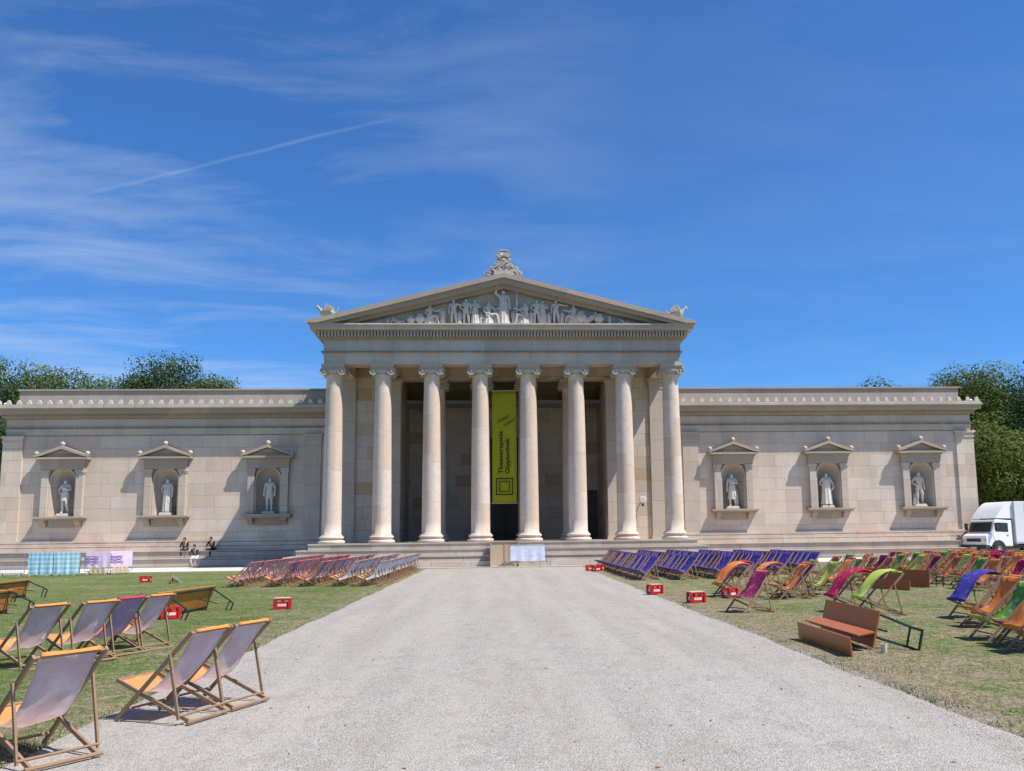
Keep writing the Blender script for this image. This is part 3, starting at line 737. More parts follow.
w.ball((0, YF+.38, AP+.9), .14, 8)
for s in (-1, 1):
    for q, (cx, cz, r) in enumerate(((.34,.50,.20),(.66,.32,.17),(.26,.88,.13),(.86,.16,.10),(.12,.40,.12))):
        pts = []
        for k in range(26):
            t = k/25; a = PI/2 + s*(-1)*2*PI*1.4*t; rr = r*(1-t*.85); pts.append((s*cx+math.cos(a)*rr, YF+.38, AP+cz+math.sin(a)*rr))
        w.tube(pts, .05, 6)
    w.tube([(0,YF+.38,AP+.1),(s*.12,YF+.38,AP+.45),(s*.08,YF+.38,AP+.9)], .06, 8)
    petal(w, (s*.5, AP+.05), s*.9, .42, .07, YF+.3, YF+.46, s*.5); petal(w, (s*.2, AP+.55), s*.8, .4, .06, YF+.32, YF+.44, s*.5)
    petal(w, (s*.75, AP+.0), s*1.2, .35, .06, YF+.3, YF+.46, s*.3)
part(w, 'ridge_palmette', M['capstone'], smooth=True)
def griffin(d):
    V = [(0,0,.55),(-.35,0,.50),(.32,0,.66),(.50,0,.95),(.62,0,1.14),(.82,0,1.08), (.38,.10,.30),(.40,.10,.03),(.38,-.10,.30),(.55,-.10,.03),
         (-.42,.11,.26),(-.34,.11,.03),(-.42,-.11,.26),(-.28,-.11,.03), (-.60,0,.42),(-.85,0,.62),(-.90,0,.85),(.60,.06,1.28),(.60,-.06,1.28)]
    Ed = [(0,1),(0,2),(2,3),(3,4),(4,5),(2,6),(6,7),(2,8),(8,9),(1,10),(10,11),(1,12),(12,13),(1,14),(14,15),(15,16),(4,17),(4,18)]
    R = [.17,.16,.18,.11,.11,.04,.07,.05,.07,.05,.09,.05,.09,.05,.05,.03,.04,.025,.025]
    m = skin(V, Ed, R, 1)
    for sg in (-1, 1):
        for q in range(6):
            a_ = 1.75 + .17*q; L_ = .85 - .07*q
            pts = [(.22-.06*q + math.cos(a_+.25*t)*L_*t, sg*(.15+.10*t), .60 + math.sin(a_+.25*t)*L_*t*.8) for t in (0,.25,.5,.75,1)]
            m.tube(pts, [.075,.085,.075,.06,.02], 7)
    if d < 0: m.xf(Matrix.Scale(-1, 4, (1,0,0)))
    return m
for s in (-1, 1):
    g = griffin(s); g.xf(Matrix.Translation((s*9.75, YF+.45, ZE+.28)) @ Matrix.Rotation(s*rad(12), 4, 'Y') @ Matrix.Scale(.74, 4)); g.box(s*9.75-.6, s*9.75+.6, YF+.2, YF+.7, ZE+.05, ZE+.36)
    part(g, 'corner_griffin', M['capstone'], smooth=False)
# wall lamp on the porch wall
w = MB(); w.lathe([(0,-.05),(.19,-.05),(.22,0),(.19,.05),(0,.06)], (0,0,0), 20); w.xf(Matrix.Translation((8.42, 51.62, 3.72)) @ Matrix.Rotation(PI/2, 4, 'X')); w.bar((8.42,51.65,3.72),(8.42,51.96,3.72),.06)
lamp = part(w, 'porch_spotlight', M['marble'], smooth=True)
w = MB(); w.box(8.36,8.48,51.6,51.75,3.32,3.47); w.bar((8.42,51.68,3.47),(8.42,51.68,3.55),.03); w.build('sensor', M['dark'], lamp)

# niche statues
poses = [({**ARM_CHEST, **ARM_HIP, **CONTRA}, 'short tunic with folded arms', 1), ({**ARM_HIP, **CONTRA}, 'bent arm, bowed head and long cloak', 2), ({'elL':(.15,0,.64)}, 'straight tunic with lowered arms', 1),
         ({**ARM_CHEST, **CONTRA}, 'hand raised to the chest and cloak at one side', 3), ({**ARM_HIP, 'elL':(.19,0,.64),'wrL':(.2,-.06,.52)}, 'heavy robe with broad folds', 4), ({**ARM_HIP, **CONTRA}, 'bare legs and one hand on the hip', 0)]
wherel = ['leftmost niche of the left wing', 'middle niche of the left wing', 'shaded niche nearest the portico, left wing', 'niche nearest the portico, right wing', 'middle niche of the right wing', 'rightmost niche beside the truck']
for i, cx in enumerate([-NX[2], -NX[1], -NX[0], NX[0], NX[1], NX[2]]):
    p, desc, rb = poses[i]; H = 2.16
    e = empty('statue', (cx, W+.24, NZ0+.004), 0, 'white marble statue in the '+wherel[i]+', '+desc.split(' with ')[0].split(' and ')[0], 'statue', 'statues in the wall niches')
    f = figure(p, H, grow=.008)
    if rb == 1: f.merge(robe(H, .115, .10, .60, i, .36, 13))
    if rb == 2: f.merge(robe(H, .135, .11, .66, i, .02, 12))
    if rb == 3: f.merge(robe(H, .12, .10, .60, i, .20, 12)); f.tube([(.13*H,.06*H,.0),(.12*H,.05*H,.5*H)], [.07*H,.04*H], 8)
    if rb == 4: f.merge(robe(H, .175, .12, .74, i, .02, 9))
    if rb == 0: f.tube([(-.13*H,.05*H,.0),(-.11*H,.05*H,.32*H)], [.06*H,.045*H], 8)
    f.xf(Matrix.Translation((0,0,.17)) @ Matrix.Rotation(random.uniform(-.2,.2), 4, 'Z')); f.build('body', M['marble'], e, smooth='all')
    b = MB(); b.box(-.40,.40,-.26,.30,0,.10); b.box(-.36,.36,-.24,.28,.10,.17); b.build('pedestal', M['marble'], e, bevel=.01)

# ------------------------------------------------------------------ BANNER
def text_mb(txt, size, M4, depth=.002, bold=.0):
    c = bpy.data.curves.new('t', 'FONT'); c.body = txt; c.size = size; c.extrude = depth; c.offset = bold; c.align_x = 'LEFT'; c.resolution_u = 4
    o = bpy.data.objects.new('t', c); COL.objects.link(o); dg = bpy.context.evaluated_depsgraph_get(); m2 = o.evaluated_get(dg).to_mesh()
    mb = MB(); mb.add([tuple(v.co) for v in m2.vertices], [tuple(p.vertices) for p in m2.polygons]); o.evaluated_get(dg).to_mesh_clear()
    w_ = max(v[0] for v in mb.v) - min(v[0] for v in mb.v); h_ = max(v[1] for v in mb.v)
    bpy.data.objects.remove(o); bpy.data.curves.remove(c)
    return mb, w_
M['bannerg'] = fabric('banner_olive_lime', (.57,.58,.03), 0, trans=.3)
M['ink'] = simple('banner_ink', (.035,.05,.01), .7)
YB = 50.0
ban = empty('hanging_banner', (0,YB,3.54), 0, 'tall olive-lime banner with black lettering and square logo hanging between the middle columns', 'banner')
b = MB(); vs = []; fs = []; nz = 26
for k in range(nz+1):
    for i in range(7):
        z = 6.65*k/nz; x = -.72+1.44*i/6; vs.append((x, .025*math.sin(z*1.3+x*2)*.7, z))
for k in range(nz):
    for i in range(6): a = k*7+i; fs.append((a, a+1, a+8, a+7))
b.add(vs, fs); o = b.build('cloth', M['bannerg'], ban, smooth='all', fix=False); md = o.modifiers.new('s','SOLIDIFY'); md.thickness = .006
b = MB(); b.tube([(-.78,0,6.67),(.78,0,6.67)], .03, 8); b.tube([(-.78,0,-.02),(.78,0,-.02)], .025, 8)
for s in (-1,1): b.tube([(s*.70,0,6.67),(s*.72,0,8.4)], .008, 5)
b.build('rod', M['galv'], ban)
def vtext(t, x, z, length, ht, bold=.012):
    mb, w_ = text_mb(t, 1, None, bold=bold); sx = length/w_; sy = ht/.7
    mb.xf(Matrix.Translation((x, -.045, z)) @ Matrix(((0,-sy,0,0),(0,0,-1,0),(sx,0,0,0),(0,0,0,1)))); return mb
L = vtext('Theaterspiele', -.10, 1.70, 2.55, .26, .02); L.merge(vtext('Glyptothek', .29, 1.70, 2.12, .26, .02))
def sqr(m, x0, x1, z0, z1, t):
    for a in ((x0,x1,z0,z0+t),(x0,x1,z1-t,z1),(x0,x0+t,z0+t,z1-t),(x1-t,x1,z0+t,z1-t)): m.box(a[0],a[1],-.05,-.044,a[2],a[3])
sqr(L, -.51, .49, .47, 1.47, .06); sqr(L, -.32, .30, .66, 1.28, .05)
# brushy handwriting near the top: two loose strokes
for (x0, z0, n, am) in ((-.42, 4.75, 44, .09), (-.05, 4.55, 34, .10)):
    pts = []
    for k in range(n):
        t = k/(n-1); pts.append((x0+.72*t+.03*math.cos(k*1.7), -.047, z0+.42*t + am*math.sin(k*1.15)+.03*math.sin(k*2.9)))
    L.tube(pts, .010, 4)
L.build('lettering', M['ink'], ban)

# plywood stair box and barrier with bluish sheet
b = MB(); b.box(-.82, .70, 45.2, 46.42, .052, 1.32); b.box(-.86,.74,45.16,46.42,1.322,1.345)
e = empty('plywood_box', (0,45.2,.05), 0, 'bare plywood box against the middle of the portico steps', 'plywood box')
o = b.build('panels', M['ply'], None); o.parent = e; o.matrix_parent_inverse = Matrix.Translation((0,-45.2,-.05))
b = MB()
for x in (-.80, -.06, .64): b.box(x, x+.05, 45.17, 45.198, .06, 1.315)
o = b.build('battens', M['ply'], None); o.parent = e; o.matrix_parent_inverse = Matrix.Translation((0,-45.2,-.05))

def barrier_mesh(L=1.16, H=1.1):
    m = MB(); r = .02
    m.tube([(-L/2+.1,0,H),(L/2-.1,0,H),(L/2,0,H-.1),(L/2,0,.18),(-L/2,0,.18),(-L/2,0,H-.1),(-L/2+.1,0,H)], r, 8)
    k = -L/2+.12
    while k < L/2-.05: m.tube([(k,0,.19),(k,0,H-.01)], .007, 5); k += .106
    return m
def barrier_feet(L=2.3):
    m = MB()
    m.tube([(0,-.32,.015),(0,-.2,.05),(0,0,.20),(0,.2,.05),(0,.32,.015)], .018, 6)
    return m
bm_rail, bm_feet = barrier_mesh().mesh('rail_frame', M['galv'], True), barrier_feet().mesh('foot', M['galv'], True)
def check_mat():
    m, nt, b = newmat('blue_gingham')
    tc = N(nt,'ShaderNodeTexCoord').outputs['Object']; sep = N(nt,'ShaderNodeSeparateXYZ'); nt.links.new(tc, sep.inputs[0])
    def st(o): return math_n(nt,'GREATER_THAN', math_n(nt,'FRACT', math_n(nt,'MULTIPLY', o, 4.6)), .45)
    s = math_n(nt,'MULTIPLY', math_n(nt,'ADD', st(sep.outputs[0]), st(sep.outputs[2])), .5)
    c = mixc(nt, s, (.66,.80,.86), (.22,.50,.62)); nt.links.new(c, b.inputs['Base Color']); b.inputs['Roughness'].default_value=.8; return m
M['gingham'] = check_mat()
M['pinksheet'] = fabric('pink_white_sheet', (.74,.60,.74), .35, (.60,.45,.68), scale=5, thr=.62, trans=.1)
M['bluesheet'] = fabric('bluish_white_sheet', (.66,.72,.84), .5, (.34,.42,.62), scale=6, thr=.55, trans=.1)
M['purpleink'] = simple('purple_ink', (.25,.08,.42), .7)
def sheetmb(L, z0, z1, y=-.04, seed=0):
    m = MB(); vs = []; fs = []; n = 16
    for k in range(5):
        for i in range(n+1):
            x = -L/2+L*i/n; z = z0+(z1-z0)*k/4; vs.append((x, y-.02*math.sin(i*1.3+seed)*(1-k/4), z - (.03*math.sin(PI*i/n) if k == 0 else 0)))
    for k in range(4):
        for i in range(n): a = k*(n+1)+i; fs.append((a,a+1,a+n+2,a+n+1))
    m.add(vs, fs); return m
def barrier(x, y, rz, label, cover=None, L=1.16, group='crowd barriers'):
    e = empty('crowd_barrier', (x,y,.05 if y > 44.7 else .02), rz, label, 'barrier', group)
    obj_from(bm_rail, 'rail_frame', e); [obj_from(bm_feet, 'foot', e, (q*(L/2-.18),0,0)) for q in (-1,1)]
    if cover == 'gingham':
        sheetmb(L+.02, .12, 1.12, seed=x).build('gingham_cloth', M['gingham'], e, fix=False)
    if cover == 'pink':
        o = sheetmb(L-.05, .38, 1.14, seed=x).build('pink_sheet', M['pinksheet'], e, fix=False)
        m = MB()
        for q, (a, b_) in enumerate(((-.9,.1),(-.9,.05),(-.9,.18))): m.box(a*.6, b_*.6, -.075, -.07, .86-.13*q, .90-.13*q)
        m.build('printed_lines', M['purpleink'], o)
        sheetmb(.7, .12, .37, seed=1).build('cardboard', M['crateboard'], e, fix=False)
    if cover == 'blue':
        sheetmb(L-.1, .30, 1.06, seed=x).build('bluish_sheet', M['bluesheet'], e, fix=False)
    return e
bb = barrier(1.15, 44.95, rad(2), 'barrier with bluish white sheet before the middle of the portico steps', 'blue'); bb.scale = (1.7, 1, 1)
barrier(-20.85, 42.2, rad(4), 'barrier under blue gingham cloth, next to the pink sheets', 'gingham')
barrier(-22.05, 42.2, rad(-2), 'barrier under blue gingham cloth, next to the bare steel barriers', 'gingham')
barrier(-19.75, 42.9, rad(10), 'barrier with pink sheet and cardboard, beside the blue gingham cloth', 'pink')
barrier(-18.95, 43.5, rad(48), 'angled barrier with pink sheet at the right end of the row', 'pink')
barrier(-23.25, 41.9, rad(6), 'bare steel barrier next to the blue gingham cloth', None)
barrier(-24.45, 41.6, rad(-6), 'bare steel barrier second from the blue gingham cloth', None)
barrier(-25.65, 41.8, rad(3), 'bare steel barrier at the far left picture edge', None)

# ------------------------------------------------------------------ DECK CHAIRS  (local +x = the way the sitter faces)
WD = .59
def on(a, b, t): return (a[0]+(b[0]-a[0])*t, a[1]+(b[1]-a[1])*t)
TA, FA = (-.43,.83), (.40,.0); FB, RB = (.43,.365), (-.42,.02)
def frameA():
    m = MB()
    for s in (-1,1): m.bar((TA[0],s*(WD/2-.012),TA[1]),(FA[0],s*(WD/2-.012),FA[1]),.022,.036)
    x, z = on(TA,FA,.015); m.tube([(x,-WD/2,z),(x,WD/2,z)], .013, 8)
    x, z = on(TA,FA,.88); m.tube([(x,-WD/2+.02,z),(x,WD/2-.02,z)], .012, 8)
    return m
def frameB():
    m = MB()
    for s in (-1,1): m.bar((FB[0],s*(WD/2-.042),FB[1]),(RB[0],s*(WD/2-.042),RB[1]),.022,.034)
    m.tube([(FB[0]-.01,-WD/2+.05,FB[1]-.005),(FB[0]-.01,WD/2-.05,FB[1]-.005)], .013, 8)
    m.tube([(RB[0],-WD/2,RB[1]+.0),(RB[0],WD/2,RB[1]+.0)], .017, 8)
    return m
def frameC():
    m = MB(); a = on(TA,FA,.27); b = (-.335,.075)
    for s in (-1,1): m.bar((a[0],s*(WD/2+.014),a[1]+.02),(b[0],s*(WD/2+.014),b[1]-.03),.018,.026)
    m.tube([(b[0],-WD/2-.02,b[1]),(b[0],WD/2+.02,b[1])], .012, 8)
    return m
def sling(kind, cols, seed=0):
    rnd = random.Random(seed)
    if kind == 'sag':   P = [(-.44,.825),(-.435,.85),(-.405,.845),(-.36,.745),(-.28,.615),(-.19,.485),(-.09,.37),(.01,.29),(.11,.25),(.21,.25),(.30,.28),(.37,.325),(.42,.37),(.45,.37),(.43,.335)]
    elif kind == 'blow':P = [(-.445,.80),(-.435,.85),(-.40,.845),(-.31,.87),(-.20,.865),(-.09,.83),(.02,.77),(.12,.69),(.20,.60),(.27,.52),(.33,.45),(.38,.40),(.42,.38),(.45,.37),(.43,.335)]
    else:               P = [(-.445,.80),(-.435,.85),(-.40,.84),(-.34,.76),(-.26,.66),(-.17,.555),(-.08,.46),(.02,.385),(.12,.33),(.21,.31),(.30,.32),(.37,.345),(.42,.37),(.45,.37),(.43,.335)]
    sw = .235; nw = 8; th = .004; m = MB(); n = len(P)
    def off(k):
        a = Vector(P[max(k-1,0)]); b = Vector(P[min(k+1,n-1)]); d = (b-a).normalized(); return Vector((-d.y, d.x)) if False else Vector((d.y*-1*-1*-1, d.x))
    vs = []
    for side in (0, 1):
        for k in range(n):
            nn = off(k); t = k/(n-1)
            for i in range(nw+1):
                y = -sw+2*sw*i/nw; u = abs(y/sw)
                mid = math.sin(PI*t)
                dip = -.022*(1-u*u)*mid if kind != 'blow' else .05*(1-u*u)*mid
                wr = .009*math.sin(9*t+3*y/sw+seed)*mid + .007*math.sin(17*t-5*y/sw+2*seed)*mid + (.018*max(0,math.sin(8*t-3.2*y/sw+seed))**3*mid)
                yy = y*(1-.07*mid) + .0
                o = dip + wr + (th if side else 0)
                vs.append((P[k][0]+nn.x*o, yy, P[k][1]+nn.y*o))
    N1 = n*(nw+1); fs = []; mi = []
    for k in range(n-1):
        hem = k <= 1 or k >= n-3
        for i in range(nw):
            a = k*(nw+1)+i; m_ = 2 if hem else None
            fs.append((a, a+1, a+nw+2, a+nw+1)); mi.append(m_ if m_ is not None else 1)
            fs.append((N1+a, N1+a+nw+1, N1+a+nw+2, N1+a+1)); mi.append(m_ if m_ is not None else (3 if k < 8 else 0))
        for i in (0, nw):
            a = k*(nw+1)+i; fs.append((a, a+nw+1, N1+a+nw+1, N1+a)); mi.append(2 if hem else 1)
    m.v = vs; m.f = fs; m.m = mi; return m
ch_seq = [0]
mA, mB_, mC_ = frameA().mesh('back_frame', M['wood'], True), frameB().mesh('seat_frame', M['wood'], True), frameC().mesh('support_frame', M['wood'], True)
SL = {}
def sling_mesh(color, kind, seed=0):
    key = (color, kind, seed)
    if key not in SL: SL[key] = sling(kind, color, seed).mesh('sling', list(FR[color]) + [FR[color][1] if color in ('mauve','mauve2','silver','redback') else FR[color][0]], 'all', fix=False)
    return SL[key]
def chair(x, y, face, color, label, kind='sag', group='deck chairs on the lawns', z=.015, seed=0):
    e = empty('deck_chair', (x,y,z), rad(face), label, 'deck chair', group)
    obj_from(mA, 'back_frame', e); obj_from(mB_, 'seat_frame', e); obj_from(mC_, 'support_frame', e); obj_from(sling_mesh(color, kind, seed), 'sling', e)
    return e
def chair_bar(p, q, color, label, **k):
    """from the two ends of the top bar (near, far)"""
    p = Vector(p); q = Vector(q); c = (p+q)/2; d = (q-p); a = math.atan2(d.y, d.x)+PI/2
    f = Vector((math.cos(a), math.sin(a))); c = c + f*.43
    return chair(c.x, c.y, math.degrees(a), color, label, **k)
chair_bar((-3.75,6.69),(-3.42,7.17),'mauve','nearest deck chair, seen from behind with creased silvery sling and orange hem', seed=5, group='pale deck chairs by the left path edge')
chair_bar((-3.13,8.22),(-2.93,8.76),'mauve','nearer deck chair of the pair standing half on the gravel', seed=1, group='pale deck chairs by the left path edge')
chair_bar((-2.92,8.80),(-2.70,9.36),'mauve','farther deck chair of the pair standing half on the gravel', seed=2, group='pale deck chairs by the left path edge')
chair_bar((-6.42,11.70),(-6.16,12.22),'mauve','grey deck chair with orange hem behind the nearest chair at left', seed=3, group='deck chairs on the left lawn')
chair_bar((-6.00,12.22),(-5.72,12.74),'mauve','grey deck chair with orange hem beside the crimson-hemmed one', seed=4, group='deck chairs on the left lawn')
chair_bar((-5.86,12.90),(-5.60,13.42),'mauve2','deck chair with crimson hem and violet sling on the left lawn', seed=5, group='deck chairs on the left lawn')
chair_bar((-5.62,13.44),(-5.40,13.98),'mauve','deck chair with brown-orange sling just right of the crimson-hemmed one', seed=6, group='deck chairs on the left lawn')
chair(-4.78, 6.6, 150, 'mauve', 'deck chair cut by the left picture edge beside the nearest chair', seed=7, group='deck chairs on the left lawn')
chair(-8.05, 11.6, 152, 'mauve', 'deck chair at the left picture edge beside a tipped plank table', seed=8, group='deck chairs on the left lawn')

ORD = ['first','second','third','fourth','fifth','sixth','seventh','eighth','ninth','tenth','eleventh','twelfth','thirteenth','fourteenth','fifteenth','sixteenth','seventeenth','eighteenth','nineteenth','twentieth','twenty-first','twenty-second']
rr_ = random.Random(11)
# dense block left of the steps: rows run away from us
leftrows = [(-9.35, 30.6, 19, ['redback']), (-7.95, 30.2, 19, ['redback','redback','mauve2']), (-6.80, 30.1, 19, ['redback','mauve2','silver']), (-5.70, 29.9, 20, ['silver','silver','redback']), (-4.68, 29.7, 21, ['silver'])]
rn = ['farthest from path','fourth from path','third from path','second from path','beside the path']
cn = {'redback':'red-hemmed','mauve2':'violet and crimson','silver':'silver-blue','blue':'bright blue','navy':'dark navy','plum':'plum'}
for r, (x, y0, n, cols) in enumerate(leftrows):
    for k in range(n):
        c = cols[(k*7+r*3) % len(cols)] if k % 5 else cols[0]
        chair(x+rr_.uniform(-.05,.05), y0+.655*k+rr_.uniform(-.04,.04), 176+rr_.uniform(-4,4), c,
              f'{cn[c]} deck chair, {ORD[k]} from near end, row {rn[r]}, left block', group='dense block of deck chairs left of the steps', seed=k % 3)
rightrows = [(4.95, 30.9, 20), (6.35, 30.9, 19), (7.75, 31.3, 17), (9.15, 32.0, 15), (10.55, 32.8, 12), (11.95, 33.6, 9)]
for r, (x, y0, n) in enumerate(rightrows):
    for k in range(n):
        c = 'navy' if (k*5+r*2) % 7 in (0,2,5) and k > 1 else 'blue'
        if r == 0 and k > 13: c = 'navy'
        chair(x+rr_.uniform(-.05,.05), y0+.65*k+rr_.uniform(-.04,.04), 203+rr_.uniform(-5,5), c,
              f'{cn[c]} deck chair, {ORD[k]} from near end, {ORD[r]} row from path, right block', group='dense block of blue deck chairs right of the steps', seed=k % 3)
# coloured chairs on the right lawn: (x, y, facing, colour, sling, label)
RC = [
 (8.12,14.45,180,'orange','sag','orange printed deck chair in front of the billowing blue sling'),
 (7.45,12.95,178,'green','sag','green deck chair with lime hem nearest the orange one, right edge'),
 (7.42,12.25,178,'green','taut','green deck chair with lime hem, second behind the pink-hemmed one'),
 (7.05,11.35,177,'orange','blow','puffed orange deck chair cut by the right picture edge'),
 (7.28,11.95,177,'magenta','taut','deck chair with hot pink seat hem near the right picture edge'),
 (8.75,16.0,188,'blue','blow','deck chair with billowing blue-violet sling at right'),
 (8.55,15.0,180,'orange','sag','orange deck chair directly behind the billowing blue one'),
 (8.9,13.6,178,'green','sag','green deck chair cut by the right edge behind the orange printed one'),
 (8.8,12.6,178,'orange','taut','orange deck chair half hidden at the right edge'),
 (6.95,17.6,185,'magenta','blow','deck chair with arched magenta sling behind the big tipped table'),
 (7.25,16.9,183,'lime','blow','deck chair with arched lime sling behind the big tipped table'),
 (4.95,18.0,205,'plum','taut','narrow dark red deck chair turned askew near the path'),
 (5.75,22.3,200,'orange','blow','orange deck chair blown over beside the path, near the red crates'),
 (6.15,23.3,190,'magenta','blow','magenta deck chair with lifted sling behind the blown-over orange one'),
 (6.55,22.0,190,'orange','blow','pale orange deck chair with white print right of the blown-over one'),
 (6.95,21.3,188,'orange','sag','orange and white deck chair above the narrow dark red one'),
 (7.35,21.9,184,'plum','sag','plum deck chair beside the orange and white one'),
 (7.55,22.8,182,'orange','sag','low orange deck chair behind the plum one'),
 (8.25,22.6,184,'lime','sag','pale lime deck chair standing alone between the orange ones'),
 (8.3,24.3,182,'green','sag','pale green deck chair just behind the lime one'),
 (9.25,24.0,180,'orange','taut','tall orange deck chair right of the pale lime one'),
 (9.9,24.8,180,'green','sag','green printed deck chair right of the tall orange one'),
 (10.15,26.0,180,'magenta','sag','magenta deck chair behind the green printed one'),
 (10.35,27.6,182,'rust','sag','rust deck chair at the left of the rust pair'),
 (11.1,26.6,180,'rust','sag','left deck chair of the rust pair left of the tipped brown table'),
 (11.35,25.9,180,'rust','sag','right deck chair of the rust pair left of the tipped brown table'),
 (12.2,28.2,180,'plum','sag','plum deck chair left of the green ones behind the tipped brown table'),
 (12.9,28.4,180,'green','sag','first green deck chair behind the tipped brown table'),
 (13.4,28.0,180,'lime','sag','lime deck chair behind the tipped brown table'),
 (13.2,26.6,180,'plum','sag','plum deck chair directly above the tipped brown table'),
 (13.5,25.9,180,'rust','sag','rust deck chair directly above the tipped brown table'),
 (13.8,25.3,180,'rust','sag','rust deck chair above the right half of the tipped brown table'),
 (14.6,27.4,180,'green','taut','green deck chair far behind the plum and pink one'),
 (13.6,24.4,180,'plum','sag','plum deck chair with pink seat hem right of the tipped brown table'),
 (11.6,29.6,180,'green','sag','far green deck chair behind the rust chairs'),
 (12.6,30.3,180,'rust','taut','far rust deck chair behind the green ones'),
 (14.0,30.4,180,'orange','sag','far orange deck chair near the walkway'),
 (13.05,24.0-.2,180,'green','sag','green deck chair with lime seat right of the table legs'),
 (12.9,22.9,180,'orange','sag','orange deck chair between the green and magenta ones below the truck'),
 (13.2,22.1,180,'magenta','sag','magenta deck chair below the truck front wheel'),
 (13.1,21.2,180,'green','sag','green deck chair below the truck door'),
 (13.3,20.4,180,'green','sag','second green deck chair below the truck, farther right'),
 (13.0,19.6,180,'rust','sag','rust deck chair below the truck box at the right edge'),
 (14.6,25.2,180,'orange','sag','orange deck chair in the farther row below the truck bumper'),
 (14.9,24.2,180,'magenta','sag','magenta deck chair in the farther row below the truck cab'),
 (15.3,23.3,180,'green','sag','green deck chair in the farther row below the truck'),
 (15.4,22.4,180,'plum','sag','plum deck chair in the farther row below the truck box'),
 (12.6,18.4,180,'rust','sag','rust deck chair above the billowing blue sling, right edge'),
 (11.6,17.4,180,'orange','sag','orange deck chair just right of the billowing blue sling'),
]
cc = ['orange','rust','orange','plum','orange','green','magenta','rust']
for r, (x0, ya, n) in enumerate(((15.9, 26.6, 10), (17.3, 28.2, 9), (18.7, 30.2, 8), (14.4, 29.0, 6))):
    for k in range(n):
        c = cc[(k*3+r*5) % 8]
        RC.append((x0+rr_.uniform(-.06,.06), ya+.66*k, 183+rr_.uniform(-6,6), c, 'sag', f'{c} deck chair, {ORD[k]} from near end, {["first","second","third","innermost"][r]} coloured row at far right'))
for i, (x, y, fc, c, kd, lab) in enumerate(RC):
    chair(x, y, fc + rr_.uniform(-3,3), c, lab, kind=kd, group='coloured deck chairs on the right lawn', seed=i % 4)

# ------------------------------------------------------------------ TIPPED BEER TABLES AND BENCHES
def board_mb(L, Wd, th=.028):
    m = MB(); m.box(-L/2, L/2, -th/2, th/2, 0, Wd); return m
def leg_mb(x, Wd, H, sk=.10):
    """folding U leg: springs from the board (z across its width) and sticks out along +y"""
    m = MB(); a = .15 if sk > .2 else .05; b = Wd-.03; r = .018 if sk < .2 else .021
    m.tube([(x,.02,a),(x+sk,H*.95,a-.03)], r, 6); m.tube([(x,.02,b),(x+sk,H*.95,b-.09)], r, 6)
    m.tube([(x+sk,H*.95,a-.03),(x+sk+.12,H*1.15,a-.04)], r, 6); m.tube([(x+sk,H*.95,b-.09),(x+sk+.12,H*1.15,b-.10)], r, 6)
    m.tube([(x+sk+.12,H*1.15,a-.05),(x+sk+.12,H*1.15,b-.08)], r, 6); m.tube([(x+sk*.95,H*.92,a-.01),(x+sk*.95,H*.92,b-.09)], r*.8, 6); m.tube([(x+sk*.2,H*.2,a),(x+.0,.03,b-.02)], r*.8, 6)
    m.tube([(x-.35*(1 if x > 0 else -1),.02,Wd/2),(x+.05,H*.5,Wd/2)], r*.7, 6)
    return m
def furniture(name, label, cat, loc, rz, tilt, L, Wd, H, group, legs=True, sk=.10):
    e = empty(name, loc, rad(rz), label, cat, group); R = Matrix.Rotation(rad(tilt), 4, 'X')
    m = board_mb(L, Wd); m.xf(R); m.build('board', M['planklit' if loc[0] < 0 else 'plank'], e, bevel=.006)
    m = MB(); m.box(-L/2+.08, L/2-.08, .0145, .045, .04, .08); m.box(-L/2+.08, L/2-.08, .0145, .045, Wd-.08, Wd-.04); m.xf(R); m.build('steel_rail', M['legs'], e)
    if legs:
        for x in (-L/2+.28, L/2-.28): m = leg_mb(x, Wd, H, sk); m.xf(R); m.build('leg', M['legs'], e, smooth=True)
    return e
G = 'tipped plank tables and benches'
# board length along world Y: rz=-90 makes local +y point to +X
furniture('beer_table', 'large brown plank table tipped on its edge, green legs sticking out, nearest on the right', 'table', (5.02,13.15,.05), -92, -14, 2.2, .52, .50, G, sk=.30)
furniture('beer_bench', 'brown bench board lying on its edge at the right path edge', 'bench', (4.42,12.45,.02), -91, 5, 2.1, .26, .30, G, legs=False)
furniture('beer_bench', 'orange lit bench board lying flat against the nearest tipped table', 'bench', (4.70,12.95,.24), -91, -80, 2.2, .25, .2, G, legs=False)
furniture('beer_table', 'brown plank table tipped on its edge among the coloured chairs', 'table', (11.55,25.2,.03), -62, -6, 2.2, .50, .62, G)
furniture('beer_bench', 'brown bench board leaning before the farther tipped table', 'bench', (10.7,24.1,.02), -62, -5, 1.6, .26, .3, G, legs=False)
furniture('beer_table', 'orange-brown plank table tipped on its edge behind the crimson-hemmed chair', 'table', (-7.50,19.9,.03), -97, -22, 2.7, .60, .66, G)
furniture('beer_table', 'sunlit orange plank table tipped on its edge at the left picture edge, below the barriers', 'table', (-14.6,25.9,.03), -86, -14, 2.4, .54, .66, G)
furniture('beer_table', 'sunlit orange plank table at the left picture edge, nearer than the other tipped one', 'table', (-11.9,20.0,.03), -88, -14, 2.4, .56, .66, G)
furniture('beer_bench', 'small wooden bench lying tipped beside a red crate before the walkway', 'bench', (-13.1,34.2,.03), -70, -28, 1.7, .30, .62, G)

